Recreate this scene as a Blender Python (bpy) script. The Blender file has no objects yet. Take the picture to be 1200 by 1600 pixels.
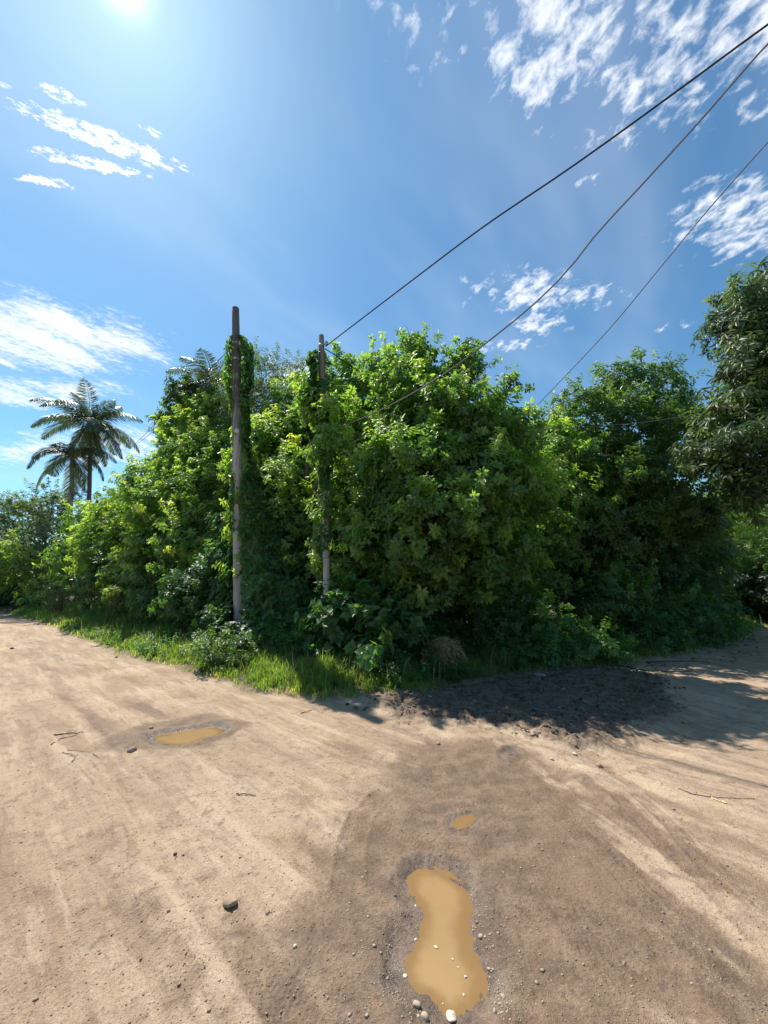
import bpy, math, random
import numpy as np
PI = math.pi
C = bpy.context.scene.collection
SC = bpy.context.scene
rng = np.random.default_rng(7)
random.seed(7)

# ------------------------------------------------------------------ camera
CAM_H = 1.6
FPX = 600.0                      # focal length in photograph pixels (1200 x 1600)
PITCH = math.atan(108 / 600)
cam_d = bpy.data.cameras.new('camera')
cam = bpy.data.objects.new('camera', cam_d)
C.objects.link(cam)
cam.location = (0, 0, CAM_H)
cam.rotation_euler = (PI / 2 + PITCH, 0, 0)
cam_d.sensor_fit = 'VERTICAL'
cam_d.sensor_height = 32.0
cam_d.lens = 32.0 * FPX / 1600
cam_d.clip_start = 0.05
cam_d.clip_end = 3000
SC.camera = cam

def ray(px, py):
    x = (px - 600) / FPX
    u = (800 - py) / FPX
    return x, math.cos(PITCH) - math.sin(PITCH) * u, math.sin(PITCH) + math.cos(PITCH) * u
def at(px, py, Y):
    x, y, z = ray(px, py)
    return np.array([x / y * Y, Y, CAM_H + z / y * Y])
def gp(px, py, z0=0.0):
    x, y, z = ray(px, py)
    t = (z0 - CAM_H) / z
    return np.array([x * t, y * t])

# ------------------------------------------------------------------ light
SUN_EL = math.radians(57.0)
SUN_AZ = math.radians(-43.0)     # measured from +Y towards +X
SUN = np.array([math.sin(SUN_AZ) * math.cos(SUN_EL), math.cos(SUN_AZ) * math.cos(SUN_EL), math.sin(SUN_EL)])
sd = bpy.data.lights.new('sun', 'SUN')
sd.energy = 4.6
sd.angle = math.radians(0.53)
sd.color = (1.0, 0.95, 0.87)
so = bpy.data.objects.new('sun', sd)
C.objects.link(so)
from mathutils import Vector
so.rotation_euler = Vector(SUN).to_track_quat('Z', 'Y').to_euler()
SC.view_settings.view_transform = 'Standard'
SC.view_settings.look = 'None'
SC.view_settings.gamma = 1
SC.view_settings.exposure = 0.6

class NT:
    """tiny helper for writing node trees"""
    def __init__(s, tree):
        s.t = tree
        tree.nodes.clear()
    def n(s, typ, **kw):
        nd = s.t.nodes.new(typ)
        for k, v in kw.items():
            if k.startswith('i_'):
                key = k[2:]
                key = int(key) if key.isdigit() else key.replace('_', ' ')
                if hasattr(v, 'is_output') or isinstance(v, bpy.types.NodeSocket):
                    s.t.links.new(v, nd.inputs[key])
                else:
                    nd.inputs[key].default_value = v
            else:
                setattr(nd, k, v)
        return nd
    def m(s, op, a, b=0.0, c=0.0, clamp=False):
        nd = s.t.nodes.new('ShaderNodeMath')
        nd.operation = op
        nd.use_clamp = clamp
        for i, v in enumerate((a, b, c)):
            if isinstance(v, bpy.types.NodeSocket): s.t.links.new(v, nd.inputs[i])
            else: nd.inputs[i].default_value = v
        return nd.outputs[0]
    def smooth(s, v, a, b, lo=0.0, hi=1.0):
        nd = s.t.nodes.new('ShaderNodeMapRange')
        nd.interpolation_type = 'SMOOTHSTEP'
        s.t.links.new(v, nd.inputs[0])
        for i, q in enumerate((a, b, lo, hi)): nd.inputs[i + 1].default_value = q
        return nd.outputs[0]
    def mix(s, f, a, b, blend='MIX'):
        nd = s.t.nodes.new('ShaderNodeMix')
        nd.data_type = 'RGBA'
        nd.blend_type = blend
        for i, v in ((0, f), (6, a), (7, b)):
            if isinstance(v, bpy.types.NodeSocket): s.t.links.new(v, nd.inputs[i])
            elif i == 0: nd.inputs[0].default_value = v
            else: nd.inputs[i].default_value = (*v, 1) if len(v) == 3 else v
        return nd.outputs[2]
    def link(s, a, b): s.t.links.new(a, b)
    def ramp(s, f, stops):
        nd = s.t.nodes.new('ShaderNodeValToRGB')
        s.t.links.new(f, nd.inputs[0])
        e = nd.color_ramp.elements
        while len(e) < len(stops): e.new(0.5)
        for i, (p, c) in enumerate(stops):
            e[i].position = p
            e[i].color = (*c, 1)
        return nd.outputs[0]

# ------------------------------------------------------------------ sky
W = bpy.data.worlds.new('World')
SC.world = W
W.use_nodes = True
w = NT(W.node_tree)
sky = w.n('ShaderNodeTexSky')
sky.sky_type = 'NISHITA'
sky.sun_disc = False
sky.sun_elevation = SUN_EL
sky.sun_rotation = SUN_AZ
sky.air_density = 1.0
sky.dust_density = 0.25
sky.ozone_density = 2.0
tc = w.n('ShaderNodeTexCoord')
sep = w.n('ShaderNodeSeparateXYZ')
w.link(tc.outputs['Generated'], sep.inputs[0])
dx, dy, dz = sep.outputs
zc = w.m('MAXIMUM', dz, 0.03)
az = w.m('MULTIPLY', w.m('ARCTAN2', dx, dy), 57.2958)
el = w.m('MULTIPLY', w.m('ARCSINE', dz), 57.2958)
def azel(px, py):
    x, y, z = ray(px, py)
    return math.degrees(math.atan2(x, y)), math.degrees(math.atan2(z, math.hypot(x, y)))
# cloud layer coordinates: where the sight line meets a plane overhead
u = w.m('DIVIDE', dx, w.m('ADD', zc, 0.12))
v = w.m('DIVIDE', dy, w.m('ADD', zc, 0.12))
def uv(px, py):
    x, y, z = ray(px, py)
    l = math.sqrt(x * x + y * y + z * z)
    x, y, z = x / l, y / l, max(z / l, .03)
    return x / (z + .12), y / (z + .12)
comb = w.n('ShaderNodeCombineXYZ')
w.link(u, comb.inputs[0]); w.link(v, comb.inputs[1])
def noise(vec, scale, detail, rough, sx=1.0, sy=1.0, rot=0.0, off=(0, 0, 0), dist=0.0):
    mp = w.n('ShaderNodeMapping')
    w.link(vec, mp.inputs[0])
    mp.inputs['Location'].default_value = off
    mp.inputs['Scale'].default_value = (sx, sy, 1)
    mp0 = w.n('ShaderNodeVectorRotate', rotation_type='Z_AXIS')
    w.link(vec, mp0.inputs[0]); mp0.inputs['Angle'].default_value = rot
    w.link(mp0.outputs[0], mp.inputs[0])
    t = w.n('ShaderNodeTexNoise', noise_dimensions='2D')
    w.link(mp.outputs[0], t.inputs['Vector'])
    t.inputs['Scale'].default_value = scale
    t.inputs['Detail'].default_value = detail
    t.inputs['Roughness'].default_value = rough
    t.inputs['Distortion'].default_value = dist
    return t.outputs[0]
def patch(p0, p1, wid, soft=1.0):
    """elliptic region of the cloud layer between two sight lines, wid = half width over half length"""
    a = uv(*p0); b = uv(*p1)
    cx, cy = (a[0] + b[0]) / 2, (a[1] + b[1]) / 2
    L = math.hypot(b[0] - a[0], b[1] - a[1]) / 2
    th = math.atan2(b[1] - a[1], b[0] - a[0])
    ct, st = math.cos(th), math.sin(th)
    X = w.m('SUBTRACT', u, cx); Y = w.m('SUBTRACT', v, cy)
    p = w.m('DIVIDE', w.m('MULTIPLY_ADD', X, ct, w.m('MULTIPLY', Y, st)), L)
    q = w.m('DIVIDE', w.m('MULTIPLY_ADD', X, -st, w.m('MULTIPLY', Y, ct)), L * wid)
    r = w.m('SQRT', w.m('ADD', w.m('MULTIPLY', p, p), w.m('MULTIPLY', q, q)))
    return w.smooth(r, 1.0 + .35 * soft, 1.0 - .75 * soft)
def total(ps):
    o = ps[0]
    for p in ps[1:]: o = w.m('MAXIMUM', o, p)
    return o
warp = noise(comb.outputs[0], 2.2, 3, .5)
puffy = noise(comb.outputs[0], 30, 6, .60, sx=1.0, sy=.8, rot=-.5, dist=.2)
big = noise(comb.outputs[0], 5.0, 4, .55, off=(3.1, 1.7, 0))
streak = noise(comb.outputs[0], 9, 6, .66, sx=1.0, sy=.42, rot=.5, off=(1.3, .2, 0), dist=.3)
fine = noise(comb.outputs[0], 62, 5, .72, sx=1, sy=.55, rot=1.1)
# altocumulus, upper right
mp_ = total([patch((590, -80), (1450, 20), .50), patch((790, 70), (880, 175), .55),
             w.m('MULTIPLY', patch((1010, 330), (1330, 350), .55), .98),
             patch((700, 452), (975, 470), .36), patch((790, 500), (900, 510), .5),
             w.m('MULTIPLY', patch((730, 545), (860, 535), .3), .80),
             w.m('MULTIPLY', patch((905, 270), (935, 300), .7), .8),
             w.m('MULTIPLY', patch((715, 430), (745, 455), .7), .7),
             w.m('MULTIPLY', patch((1130, 150), (1230, 180), .6), .85),
             w.m('MULTIPLY', patch((1000, 520), (1100, 500), .3), .55)])
cp = w.m('ADD', w.m('MULTIPLY', w.m('SUBTRACT', puffy, .5), 3.0), w.m('MULTIPLY', w.m('SUBTRACT', big, .5), 1.6))
cp = w.m('MULTIPLY', w.smooth(w.m('ADD', w.m('MULTIPLY', mp_, 1.12), cp), .48, 1.65), w.smooth(mp_, 0, .25))
# streaky cirrus, left
mf_ = total([patch((5, 158), (296, 268), .17, 1), patch((38, 234), (240, 277), .15, 1), patch((12, 272), (120, 292), .22, 1),
             w.m('MULTIPLY', patch((45, 128), (135, 164), .34, 1), .85), w.m('MULTIPLY', patch((215, 195), (265, 219), .4, 1), .7)])
ms_ = total([patch((-190, 530), (275, 535), .50, .9), w.m('MULTIPLY', patch((-10, 130), (25, 135), .5), .8),
             w.m('MULTIPLY', patch((-200, 620), (230, 610), .30), .75), w.m('MULTIPLY', patch((-100, 720), (420, 690), .30), .70),
             w.m('MULTIPLY', patch((400, 600), (520, 560), .3), .8)])
cs = w.m('ADD', w.m('MULTIPLY', w.m('SUBTRACT', streak, .5), 2.2), w.m('MULTIPLY', w.m('SUBTRACT', fine, .5), 1.2))
cs = w.m('MULTIPLY', w.smooth(w.m('ADD', ms_, cs), .25, 1.25), w.smooth(ms_, 0, .3))
cf = w.m('MULTIPLY', w.smooth(w.m('ADD', w.m('MULTIPLY', mf_, .92), w.m('MULTIPLY', w.m('SUBTRACT', fine, .5), 3.4)), .28, .95), w.smooth(mf_, 0, .3))
thin = w.m('MULTIPLY', w.smooth(noise(comb.outputs[0], 1.6, 4, .6, sx=1, sy=.35, rot=.7), .42, .85), .18)
cl = w.m('MAXIMUM', w.m('MAXIMUM', w.m('MULTIPLY', cp, .85), w.m('MAXIMUM', cs, cf)), thin)
# aureole: light scattered close to the sun
dotn = w.n('ShaderNodeVectorMath', operation='DOT_PRODUCT')
w.link(tc.outputs['Generated'], dotn.inputs[0]); dotn.inputs[1].default_value = tuple(SUN)
ds = w.m('MAXIMUM', dotn.outputs['Value'], 0.0)
glow = w.m('ADD', w.m('MULTIPLY', w.m('POWER', ds, 2600), 10.0), w.m('ADD', w.m('MULTIPLY', w.m('POWER', ds, 140), .9), w.m('MULTIPLY', w.m('POWER', ds, 7), .50)))
hs = w.n('ShaderNodeHueSaturation')
w.link(sky.outputs[0], hs.inputs['Color'])
hs.inputs['Saturation'].default_value = 1.08
hs.inputs['Value'].default_value = 1.10
tint_ = w.mix(1.0, hs.outputs[0], (.82, 1.13, 1.13), 'MULTIPLY')
gl = w.n('ShaderNodeCombineColor')
w.link(w.m('MULTIPLY', glow, .80), gl.inputs[0]); w.link(w.m('MULTIPLY', glow, .95), gl.inputs[1]); w.link(glow, gl.inputs[2])
sk = w.mix(1.0, tint_, gl.outputs[0], 'ADD')
CLV = 9.5
sk = w.mix(w.m('MULTIPLY', cl, .92), sk, (CLV * .96, CLV * .99, CLV * 1.03))
bg = w.n('ShaderNodeBackground')
w.link(sk, bg.inputs[0]); bg.inputs[1].default_value = 0.085
wo = w.n('ShaderNodeOutputWorld')
w.link(bg.outputs[0], wo.inputs[0])

# ------------------------------------------------------------------ helpers
def tag(o, label=None, cat=None, group=None, kind=None):
    if label: o['label'] = label
    if cat: o['category'] = cat
    if group: o['group'] = group
    if kind: o['kind'] = kind
    return o
def empty(name, loc=(0, 0, 0), rz=0.0):
    o = bpy.data.objects.new(name, None)
    C.objects.link(o)
    o.location = loc
    o.rotation_euler = (0, 0, rz)
    o.empty_display_size = .2
    return o
def mesh_obj(name, V, faces, mat, parent=None, smooth=False, attrs=None, loc=None):
    """faces: (n,k) array or list of such arrays.  V in world space unless a parent is given (then parent is un-rotated)"""
    V = np.asarray(V, dtype=np.float32)
    if parent is not None:
        V = V - np.array(parent.location, dtype=np.float32)
    elif loc is not None:
        V = V - np.array(loc, dtype=np.float32)
    if not isinstance(faces, list): faces = [faces]
    faces = [np.asarray(f, dtype=np.int32) for f in faces if len(f)]
    me = bpy.data.meshes.new(name)
    nl = sum(f.size for f in faces); nf = sum(len(f) for f in faces)
    me.vertices.add(len(V)); me.loops.add(nl); me.polygons.add(nf)
    me.vertices.foreach_set('co', V.ravel())
    me.loops.foreach_set('vertex_index', np.concatenate([f.ravel() for f in faces]))
    tot = np.concatenate([np.full(len(f), f.shape[1], dtype=np.int32) for f in faces])
    st = np.concatenate([[0], np.cumsum(tot)[:-1]]).astype(np.int32)
    me.polygons.foreach_set('loop_start', st)
    me.polygons.foreach_set('loop_total', tot)
    if smooth: me.polygons.foreach_set('use_smooth', np.ones(nf, dtype=bool))
    for nm, dom, arr in (attrs or []):
        a = me.attributes.new(nm, 'FLOAT', dom)
        a.data.foreach_set('value', np.asarray(arr, dtype=np.float32))
    me.update(calc_edges=True)
    me.materials.append(mat)
    o = bpy.data.objects.new(name, me)
    C.objects.link(o)
    if parent is not None: o.parent = parent
    elif loc is not None: o.location = loc
    return o
def unit(a):
    return a / np.maximum(np.linalg.norm(a, axis=-1, keepdims=True), 1e-9)

# gradient noise (numpy)
_perm = np.random.default_rng(3).permutation(512).astype(np.int64)
_perm = np.concatenate([_perm, _perm])
_ang = np.random.default_rng(4).uniform(0, 2 * PI, 512)
def pn(x, y, s=0):
    xi = np.floor(x).astype(np.int64); yi = np.floor(y).astype(np.int64)
    xf = x - xi; yf = y - yi
    def g(a, b, fx, fy):
        h = _perm[(_perm[(a + s * 37) & 511] + b) & 511]
        return np.cos(_ang[h]) * fx + np.sin(_ang[h]) * fy
    U = xf * xf * xf * (xf * (xf * 6 - 15) + 10); Vv = yf * yf * yf * (yf * (yf * 6 - 15) + 10)
    a = g(xi, yi, xf, yf); b = g(xi + 1, yi, xf - 1, yf); c = g(xi, yi + 1, xf, yf - 1); d = g(xi + 1, yi + 1, xf - 1, yf - 1)
    return ((a * (1 - U) + b * U) * (1 - Vv) + (c * (1 - U) + d * U) * Vv) * 1.5
def fbm(x, y, f, octv=4, gain=.5, s=0):
    o = 0; a = 1; t = 0
    for i in range(octv):
        o = o + a * pn(x * f, y * f, s + i); t += a
        a *= gain; f *= 2.03
    return o / t
def sstep(v, a, b):
    t = np.clip((v - a) / (b - a), 0, 1)
    return t * t * (3 - 2 * t)
def sdf(x, y, poly):
    """signed distance to polygon, negative inside"""
    poly = np.asarray(poly, float)
    d = np.full(x.shape, 1e9); ins = np.zeros(x.shape, bool)
    n = len(poly)
    for i in range(n):
        ax, ay = poly[i]; bx, by = poly[(i + 1) % n]
        ex, ey = bx - ax, by - ay
        t = np.clip(((x - ax) * ex + (y - ay) * ey) / (ex * ex + ey * ey), 0, 1)
        d = np.minimum(d, np.hypot(x - ax - t * ex, y - ay - t * ey))
        c = ((ay > y) != (by > y)) & (x < (bx - ax) * (y - ay) / ((by - ay) if by != ay else 1e-9) + ax)
        ins ^= c
    return np.where(ins, -d, d)
def pdist(x, y, pts):
    """distance to an open polyline, and position along it"""
    pts = np.asarray(pts, float)
    d = np.full(x.shape, 1e9); s = np.zeros(x.shape); acc = 0; sg = np.zeros(x.shape)
    for i in range(len(pts) - 1):
        ax, ay = pts[i]; bx, by = pts[i + 1]
        ex, ey = bx - ax, by - ay; L = math.hypot(ex, ey)
        t = np.clip(((x - ax) * ex + (y - ay) * ey) / (L * L), 0, 1)
        q = np.hypot(x - ax - t * ex, y - ay - t * ey)
        m = q < d
        d = np.where(m, q, d); s = np.where(m, acc + t * L, s)
        sg = np.where(m, ((x - ax) * -ey + (y - ay) * ex) / L, sg)
        acc += L
    return d, s, sg, acc
def smooth_poly(pts, n=3):
    p = np.asarray(pts, float)
    for _ in range(n):
        q = np.roll(p, -1, 0)
        p = np.stack([p * .75 + q * .25, p * .25 + q * .75], 1).reshape(-1, 2)
    return p

# ------------------------------------------------------------------ materials
MATS = {}
def new_mat(name):
    m = bpy.data.materials.new(name)
    m.use_nodes = True
    MATS[name] = m
    t = NT(m.node_tree)
    out = t.n('ShaderNodeOutputMaterial')
    return m, t, out
def leaf_mat(name, stops, rough=.42, trans=.42, spec=.5, tcol=(1.0, 1.0, .45)):
    m, t, out = new_mat(name)
    a = t.n('ShaderNodeAttribute', attribute_name='tint')
    geo = t.n('ShaderNodeNewGeometry')
    nz = t.n('ShaderNodeTexNoise'); nz.inputs['Scale'].default_value = 14; nz.inputs['Detail'].default_value = 2
    t.link(geo.outputs['Position'], nz.inputs['Vector'])
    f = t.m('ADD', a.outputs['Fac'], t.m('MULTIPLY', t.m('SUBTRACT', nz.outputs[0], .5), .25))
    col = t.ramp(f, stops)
    hq = t.n('ShaderNodeHueSaturation'); hq.inputs['Saturation'].default_value = .86; hq.inputs['Value'].default_value = 1.0
    t.link(col, hq.inputs['Color']); col = hq.outputs[0]
    # leaf undersides are paler and duller
    cb = t.mix(geo.outputs['Backfacing'], col, t.mix(.30, col, (.12, .16, .075)))
    p = t.n('ShaderNodeBsdfPrincipled')
    t.link(cb, p.inputs['Base Color'])
    p.inputs['Roughness'].default_value = rough
    p.inputs['Specular IOR Level'].default_value = spec
    tr = t.n('ShaderNodeBsdfTranslucent')
    t.link(t.mix(1.0, t.mix(.0, col, col), tcol, 'MULTIPLY'), tr.inputs[0])
    sc = t.n('ShaderNodeMixShader'); sc.inputs[0].default_value = trans
    g = t.n('ShaderNodeBrightContrast'); 
    t.link(t.mix(1.0, col, tcol, 'MULTIPLY'), g.inputs[0])
    hs = t.n('ShaderNodeHueSaturation'); hs.inputs['Value'].default_value = 3.0; hs.inputs['Saturation'].default_value = 1.05
    t.link(g.outputs[0], hs.inputs['Color'])
    t.link(hs.outputs[0], tr.inputs[0])
    t.link(p.outputs[0], sc.inputs[1]); t.link(tr.outputs[0], sc.inputs[2])
    t.link(sc.outputs[0], out.inputs[0])
    return m
G_BRIGHT = leaf_mat('leaf_broad', [(0, (0.032, 0.081, 0.017)), (.45, (0.076, 0.165, 0.029)), (.8, (0.183, 0.287, 0.049)), (1, (0.317, 0.354, 0.067))], trans=.52)
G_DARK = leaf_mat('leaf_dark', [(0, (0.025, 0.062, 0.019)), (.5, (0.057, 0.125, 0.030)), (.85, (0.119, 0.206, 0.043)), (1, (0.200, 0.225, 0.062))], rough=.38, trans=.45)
G_GREY = leaf_mat('leaf_grey', [(0, (0.039, 0.066, 0.031)), (.5, (0.072, 0.116, 0.050)), (1, (0.154, 0.187, 0.077))], rough=.5)
G_MANGO = leaf_mat('leaf_mango', [(0, (.020, .046, .015)), (.5, (.044, .088, .024)), (.9, (.090, .135, .034)), (1, (.15, .13, .045))], rough=.42, trans=.4, spec=.4)
G_VINE = leaf_mat('leaf_vine', [(0, (0.024, 0.076, 0.017)), (.5, (0.051, 0.140, 0.027)), (.85, (0.104, 0.220, 0.037)), (1, (0.244, 0.281, 0.049))], rough=.45)
G_FERN = leaf_mat('leaf_feathery', [(0, (.055, .12, .02)), (.5, (.10, .20, .03)), (1, (.20, .28, .06))], rough=.5)
G_GRASS = leaf_mat('grass_blade', [(0, (.055, .110, .018)), (.5, (.115, .205, .028)), (.85, (.20, .27, .055)), (1, (.34, .29, .14))], rough=.45, trans=.5)
G_PALM = leaf_mat('palm_leaf', [(0, (.030, .050, .020)), (.5, (.055, .085, .035)), (1, (.20, .19, .06))], rough=.35, trans=.25)
G_DRY = leaf_mat('dry_leaf', [(0, (.16, .10, .05)), (.5, (.26, .17, .09)), (1, (.40, .30, .17))], rough=.7, trans=.15, tcol=(1, .9, .7))

def bark_mat(name, c0, c1, scale=9):
    m, t, out = new_mat(name)
    tc = t.n('ShaderNodeTexCoord')
    mp = t.n('ShaderNodeMapping'); mp.inputs['Scale'].default_value = (1, 1, .25)
    t.link(tc.outputs['Object'], mp.inputs[0])
    nz = t.n('ShaderNodeTexNoise'); nz.inputs['Scale'].default_value = scale; nz.inputs['Detail'].default_value = 6; nz.inputs['Roughness'].default_value = .65
    t.link(mp.outputs[0], nz.inputs['Vector'])
    col = t.ramp(nz.outputs[0], [(.3, c0), (.7, c1)])
    p = t.n('ShaderNodeBsdfPrincipled'); p.inputs['Roughness'].default_value = .85
    t.link(col, p.inputs['Base Color'])
    bp = t.n('ShaderNodeBump'); bp.inputs['Strength'].default_value = .5; bp.inputs['Distance'].default_value = .02
    t.link(nz.outputs[0], bp.inputs['Height']); t.link(bp.outputs[0], p.inputs['Normal'])
    t.link(p.outputs[0], out.inputs[0])
    return m
BARK = bark_mat('bark', (.07, .05, .038), (.18, .14, .10))
PALE_BARK = bark_mat('pale_bark', (.14, .12, .09), (.32, .28, .22), 6)
WOOD = bark_mat('weathered_wood', (.13, .10, .075), (.30, .25, .19), 12)
DARKWOOD = bark_mat('dark_wood', (.02, .018, .016), (.07, .06, .05), 12)
STRAW = bark_mat('straw', (.34, .22, .115), (.58, .41, .24), 20)

def concrete_mat(name, c0, c1, c2, lichen):
    m, t, out = new_mat(name)
    tc = t.n('ShaderNodeTexCoord')
    mp = t.n('ShaderNodeMapping'); mp.inputs['Scale'].default_value = (1, 1, .12)
    t.link(tc.outputs['Object'], mp.inputs[0])
    n1 = t.n('ShaderNodeTexNoise'); n1.inputs['Scale'].default_value = 14; n1.inputs['Detail'].default_value = 6; n1.inputs['Roughness'].default_value = .65
    t.link(mp.outputs[0], n1.inputs['Vector'])
    n2 = t.n('ShaderNodeTexNoise'); n2.inputs['Scale'].default_value = 3.0; n2.inputs['Detail'].default_value = 5
    t.link(tc.outputs['Object'], n2.inputs['Vector'])
    n3 = t.n('ShaderNodeTexNoise'); n3.inputs['Scale'].default_value = 90; n3.inputs['Detail'].default_value = 3
    t.link(tc.outputs['Object'], n3.inputs['Vector'])
    sepz = t.n('ShaderNodeSeparateXYZ'); t.link(tc.outputs['Object'], sepz.inputs[0])
    # weathered black algae stain on the old upper part of the pole
    top = t.smooth(t.m('ADD', sepz.outputs[2], t.m('MULTIPLY', n2.outputs[0], 1.6)), lichen, lichen + 1.6)
    col = t.ramp(n1.outputs[0], [(.3, c0), (.72, c1)])
    col = t.mix(t.m('MULTIPLY', top, .82), col, c2)
    col = t.mix(t.smooth(n2.outputs[0], .58, .66), col, t.mix(.5, col, (.33, .33, .28)))
    col = t.mix(.25, col, n3.outputs[0], 'OVERLAY')
    p = t.n('ShaderNodeBsdfPrincipled'); p.inputs['Roughness'].default_value = .88
    t.link(col, p.inputs['Base Color'])
    bp = t.n('ShaderNodeBump'); bp.inputs['Strength'].default_value = .35; bp.inputs['Distance'].default_value = .006
    t.link(n3.outputs[0], bp.inputs['Height']); t.link(bp.outputs[0], p.inputs['Normal'])
    t.link(p.outputs[0], out.inputs[0])
    return m
POLE1 = concrete_mat('old_concrete', (.25, .235, .22), (.40, .38, .36), (.055, .052, .050), 5.3)
POLE2 = concrete_mat('pale_concrete', (.30, .29, .27), (.50, .48, .45), (.13, .115, .09), 5.0)

def plain_mat(name, col, rough=.6, metal=0.0, var=.25, scale=30, bump=.3, spec=.5):
    m, t, out = new_mat(name)
    tc = t.n('ShaderNodeTexCoord')
    nz = t.n('ShaderNodeTexNoise'); nz.inputs['Scale'].default_value = scale; nz.inputs['Detail'].default_value = 4
    t.link(tc.outputs['Object'], nz.inputs['Vector'])
    c = t.mix(t.smooth(nz.outputs[0], .3, .7), tuple(q * (1 - var) for q in col), tuple(min(1, q * (1 + var)) for q in col))
    p = t.n('ShaderNodeBsdfPrincipled'); p.inputs['Roughness'].default_value = rough; p.inputs['Metallic'].default_value = metal; p.inputs['Specular IOR Level'].default_value = spec
    t.link(c, p.inputs['Base Color'])
    bp = t.n('ShaderNodeBump'); bp.inputs['Strength'].default_value = bump; bp.inputs['Distance'].default_value = .004
    t.link(nz.outputs[0], bp.inputs['Height']); t.link(bp.outputs[0], p.inputs['Normal'])
    t.link(p.outputs[0], out.inputs[0])
    return m
CABLE = plain_mat('cable_black', (.03, .03, .035), .8, bump=0, spec=.15, var=0)
CABLE_AL = plain_mat('cable_grey', (.15, .15, .16), .8, bump=0, spec=.2, var=0)
STEEL = plain_mat('galvanised_steel', (.40, .40, .40), .45, .7)
STONE = plain_mat('pale_stone', (.42, .33, .235), .8, var=.25)
STONE_G = plain_mat('grey_stone', (.26, .20, .155), .85, var=.3)
STONE_W = plain_mat('white_stone', (.62, .53, .39), .7, var=.12)
CLAY = plain_mat('clay_lump', (.34, .24, .16), .9, var=.2)
PAINT = plain_mat('pale_paint', (.55, .56, .55), .6, var=.1)
SPLINTER = plain_mat('fresh_splinter', (.72, .50, .25), .7, var=.15)
RAG = plain_mat('red_rag', (.12, .035, .03), .9)
YELLOW = plain_mat('yellow_grass', (.40, .36, .06), .7)

# ------------------------------------------------------------------ ground
BLOCK = [(-60, 46), (-30, 27.0), (-18.76, 19.6), (-13.72, 15.77), (-9.2, 11.8), (-5.56, 8.76), (-3.5, 7.17), (-2.1, 6.12), (-.88, 5.67), (.36, 5.79),
         (1.4, 6.25), (2.6, 6.9), (4.67, 7.78), (9.39, 10.6), (12.9, 13.6), (22, 21), (60, 50), (60, 120), (-60, 120)]
BLOCK_R = [(30, 21), (14.5, 9.3), (9.5, 5.6), (7.0, 2.6), (6.6, -2), (60, -10), (60, 30)]     # land right of the right-hand road
BLOCK_L = [(-90, 45), (-29, 23.0), (-24, 20.6), (-21, 15), (-18, 9), (-30, 0), (-90, 0)]        # land left of the left-hand road
PUD1 = smooth_poly([gp(*p) for p in [(655, 1352), (690, 1352), (722, 1372), (734, 1400), (730, 1435), (735, 1470), (748, 1500), (758, 1535), (745, 1575), (715, 1594), (690, 1588), (660, 1562), (625, 1530), (619, 1500), (632, 1460), (655, 1430), (650, 1408), (634, 1390), (640, 1368)]], 2)
PUD2 = smooth_poly([gp(*p) for p in [(240, 1146), (268, 1141), (300, 1138), (330, 1131), (352, 1134), (342, 1144), (315, 1148), (296, 1158), (270, 1161), (246, 1159), (236, 1153)]], 2)
PUD3 = smooth_poly([gp(*p) for p in [(782, 1176), (798, 1168), (814, 1176), (808, 1190), (787, 1189)]], 2)
PUD4 = smooth_poly([gp(*p) for p in [(702, 1292), (714, 1276), (742, 1272), (734, 1286), (720, 1297)]], 2)
PUDS = [(PUD1, .10, .045, -.024), (PUD2, .10, .05, -.030), (PUD3, .05, .013, -.010), (PUD4, .05, .012, -.008)]   # poly, rim, depth, water level
HEAP = [gp(*p) for p in [(560, 1096), (700, 1076), (820, 1054), (900, 1042), (985, 1046), (1050, 1070), (1060, 1110), (990, 1150), (930, 1172), (850, 1160), (760, 1135), (640, 1130)]]
DAMP = [gp(*p) for p in [(540, 1275), (600, 1225), (690, 1170), (760, 1150), (850, 1165), (870, 1200), (980, 1300), (1080, 1400), (1260, 1560), (1300, 1700), (500, 1800), (440, 1560), (430, 1430), (500, 1350)]]
DAMP2 = [gp(*p) for p in [(165, 1150), (230, 1128), (330, 1112), (400, 1128), (360, 1150), (290, 1168), (200, 1172)]]
TREADS = [([gp(*p) for p in [(600, 1235), (562, 1275), (548, 1320), (540, 1390)]], .075, .007),
          ([gp(*p) for p in [(590, 1285), (640, 1315), (690, 1345), (750, 1375)]], .05, .008),
          ([gp(*p) for p in [(610, 1190), (680, 1225), (760, 1262)]], .06, .006),
          ([gp(*p) for p in [(990, 1235), (1050, 1290), (1120, 1370)]], .06, .006),
          ([gp(*p) for p in [(960, 1240), (1010, 1290), (1080, 1370)]], .05, .005),
          ([gp(*p) for p in [(500, 1160), (620, 1180), (700, 1205)]], .07, .005)]
for _pts, _w in [([(40, 1000), (140, 1130), (280, 1330), (500, 1650)], .085), ([(0, 1060), (120, 1260), (300, 1560)], .08), ([(20, 985), (240, 1110), (460, 1260), (560, 1400)], .08),
                 ([(1190, 1100), (1000, 1190), (820, 1225), (640, 1235)], .08), ([(830, 1230), (960, 1350), (1100, 1520)], .07), ([(900, 1210), (1060, 1330), (1210, 1480)], .07)]:
    TREADS.append(([gp(*p) for p in _pts], _w, .0042))
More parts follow.
